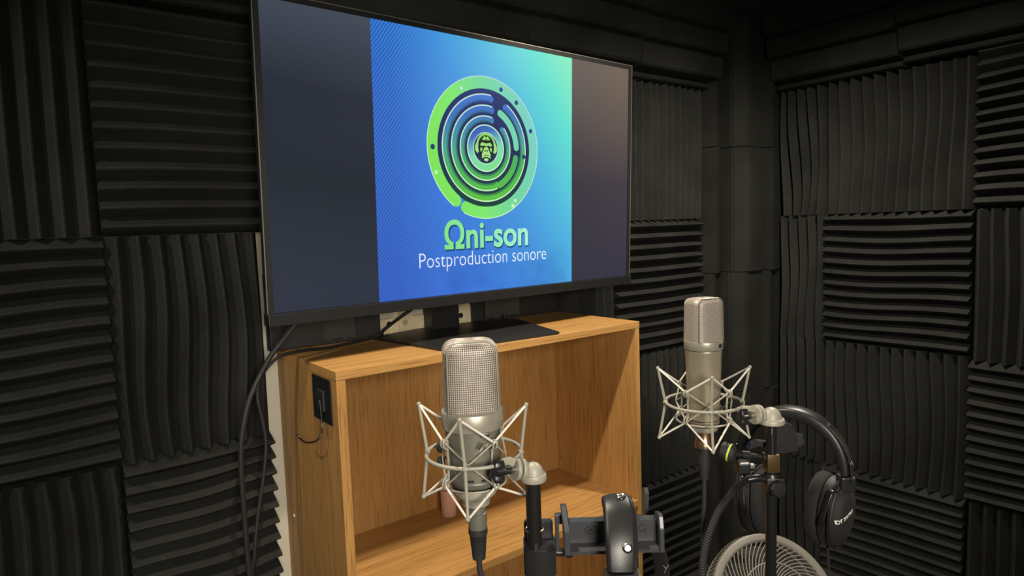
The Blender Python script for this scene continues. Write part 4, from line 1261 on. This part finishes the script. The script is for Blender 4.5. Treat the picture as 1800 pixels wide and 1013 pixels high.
b = B(); lathe(b, [(FR - 0.0145, -0.004), (FR - 0.0145, 0.004), (FR - 0.011, 0.007), (FR - 0.003, 0.007), (FR + 0.001, 0.004), (FR + 0.001, -0.006), (FR - 0.003, -0.008)], 72, fc, fx)
bmesh.ops.delete(b, geom=[f for f in b.faces if len(f.verts) > 10], context='FACES')
obj('guard_rim', b, M['fan'], fan, True)
wire = None
NW = 60
for k in range(NW):
    a = 2 * PI * k / NW
    if wire is None:
        b = B(); tube(b, [fpt(FR - 0.013 - 0.085 * s, 1.05 * s ** 1.1, 0.004 + 0.012 * math.sin(s * 2.0)) - fc for s in [i / 9 for i in range(10)]], 0.0011, 5)
        w0 = obj('guard_wire', b, M['fan'], fan, True)
        wire = w0.data
        w0.location = fc
    else:
        w = bpy.data.objects.new('guard_wire', wire); COL.objects.link(w); w.parent = fan; w.location = fc
        w.rotation_mode = 'QUATERNION'
        from mathutils import Quaternion
        w.rotation_quaternion = Quaternion(fx, a)
for r_ in (0.074,):
    b = B(); tube(b, [fpt(r_, 2 * PI * k / 60, 0.014) for k in range(60)], 0.0014, 6, closed=True); obj('guard_hoop', b, M['fan'], fan, True)
b = B(); lathe(b, [(0, 0.010), (0.030, 0.010), (0.030, 0.016), (0.024, 0.020), (0, 0.021)], 32, fc, fx); obj('hub_badge', b, M['fan'], fan, True)
NS = 90
for k in range(NS):
    a = 2 * PI * k / NS
    if k == 0:
        b = B(); tube(b, [fpt(FR, 0, -0.006) - fc, fpt(FR + 0.002, 0.06, -0.022) - fc, fpt(FR - 0.004, 0.12, -0.040) - fc], 0.0011, 5); s0 = obj('side_rib', b, M['fan'], fan, True); s0.location = fc
    else:
        w = bpy.data.objects.new('side_rib', s0.data); COL.objects.link(w); w.parent = fan; w.location = fc
        w.rotation_mode = 'QUATERNION'; w.rotation_quaternion = Quaternion(fx, a)
b = B(); tube(b, [fpt(FR - 0.004, 2 * PI * k / 60, -0.041) for k in range(60)], 0.0022, 6, closed=True); obj('rear_hoop', b, M['fan'], fan, True)
for k in range(5):
    b = B()
    a = 2 * PI * k / 5
    G_ = [[fpt(0.02 + 0.09 * i / 4, a + (j / 4 - 0.5) * (0.55 + 0.30 * i / 4) + 0.25 * i / 4, -0.024 + 0.016 * (j / 4 - 0.5)) for j in range(5)] for i in range(5)]
    V1 = [[b.verts.new(p) for p in row] for row in G_]
    V2 = [[b.verts.new(p - fx * 0.0015) for p in row] for row in G_]
    for i in range(4):
        for j in range(4):
            b.faces.new((V1[i][j], V1[i][j + 1], V1[i + 1][j + 1], V1[i + 1][j]))
            b.faces.new((V2[i][j], V2[i + 1][j], V2[i + 1][j + 1], V2[i][j + 1]))
    for i in range(4):
        for (x, y) in ((0, 1), (4, 3)):
            b.faces.new((V1[i][x], V1[i + 1][x], V2[i + 1][x], V2[i][x]))
            b.faces.new((V1[x][i], V1[x][i + 1], V2[x][i + 1], V2[x][i]))
    obj('blade', b, M['fan_dark'], fan, True)
b = B(); lathe(b, [(0, -0.10), (0.030, -0.10), (0.042, -0.085), (0.044, -0.045), (0.030, -0.038), (0.016, -0.036), (0.016, -0.012), (0, -0.012)], 32, fc, fx); obj('motor_housing', b, M['fan'], fan, True)
b = B(); mp_ = fc - fx * 0.07; tube(b, [(mp_.x, mp_.y, 0.015), (mp_.x, mp_.y, mp_.z - 0.03)], 0.012, 16); obj('pole', b, M['fan'], fan, True)
b = B(); lathe(b, [(0, 0.001), (0.135, 0.001), (0.14, 0.006), (0.13, 0.018), (0.03, 0.028), (0, 0.028)], 48, (mp_.x, mp_.y, 0)); obj('foot', b, M['fan'], fan, True)
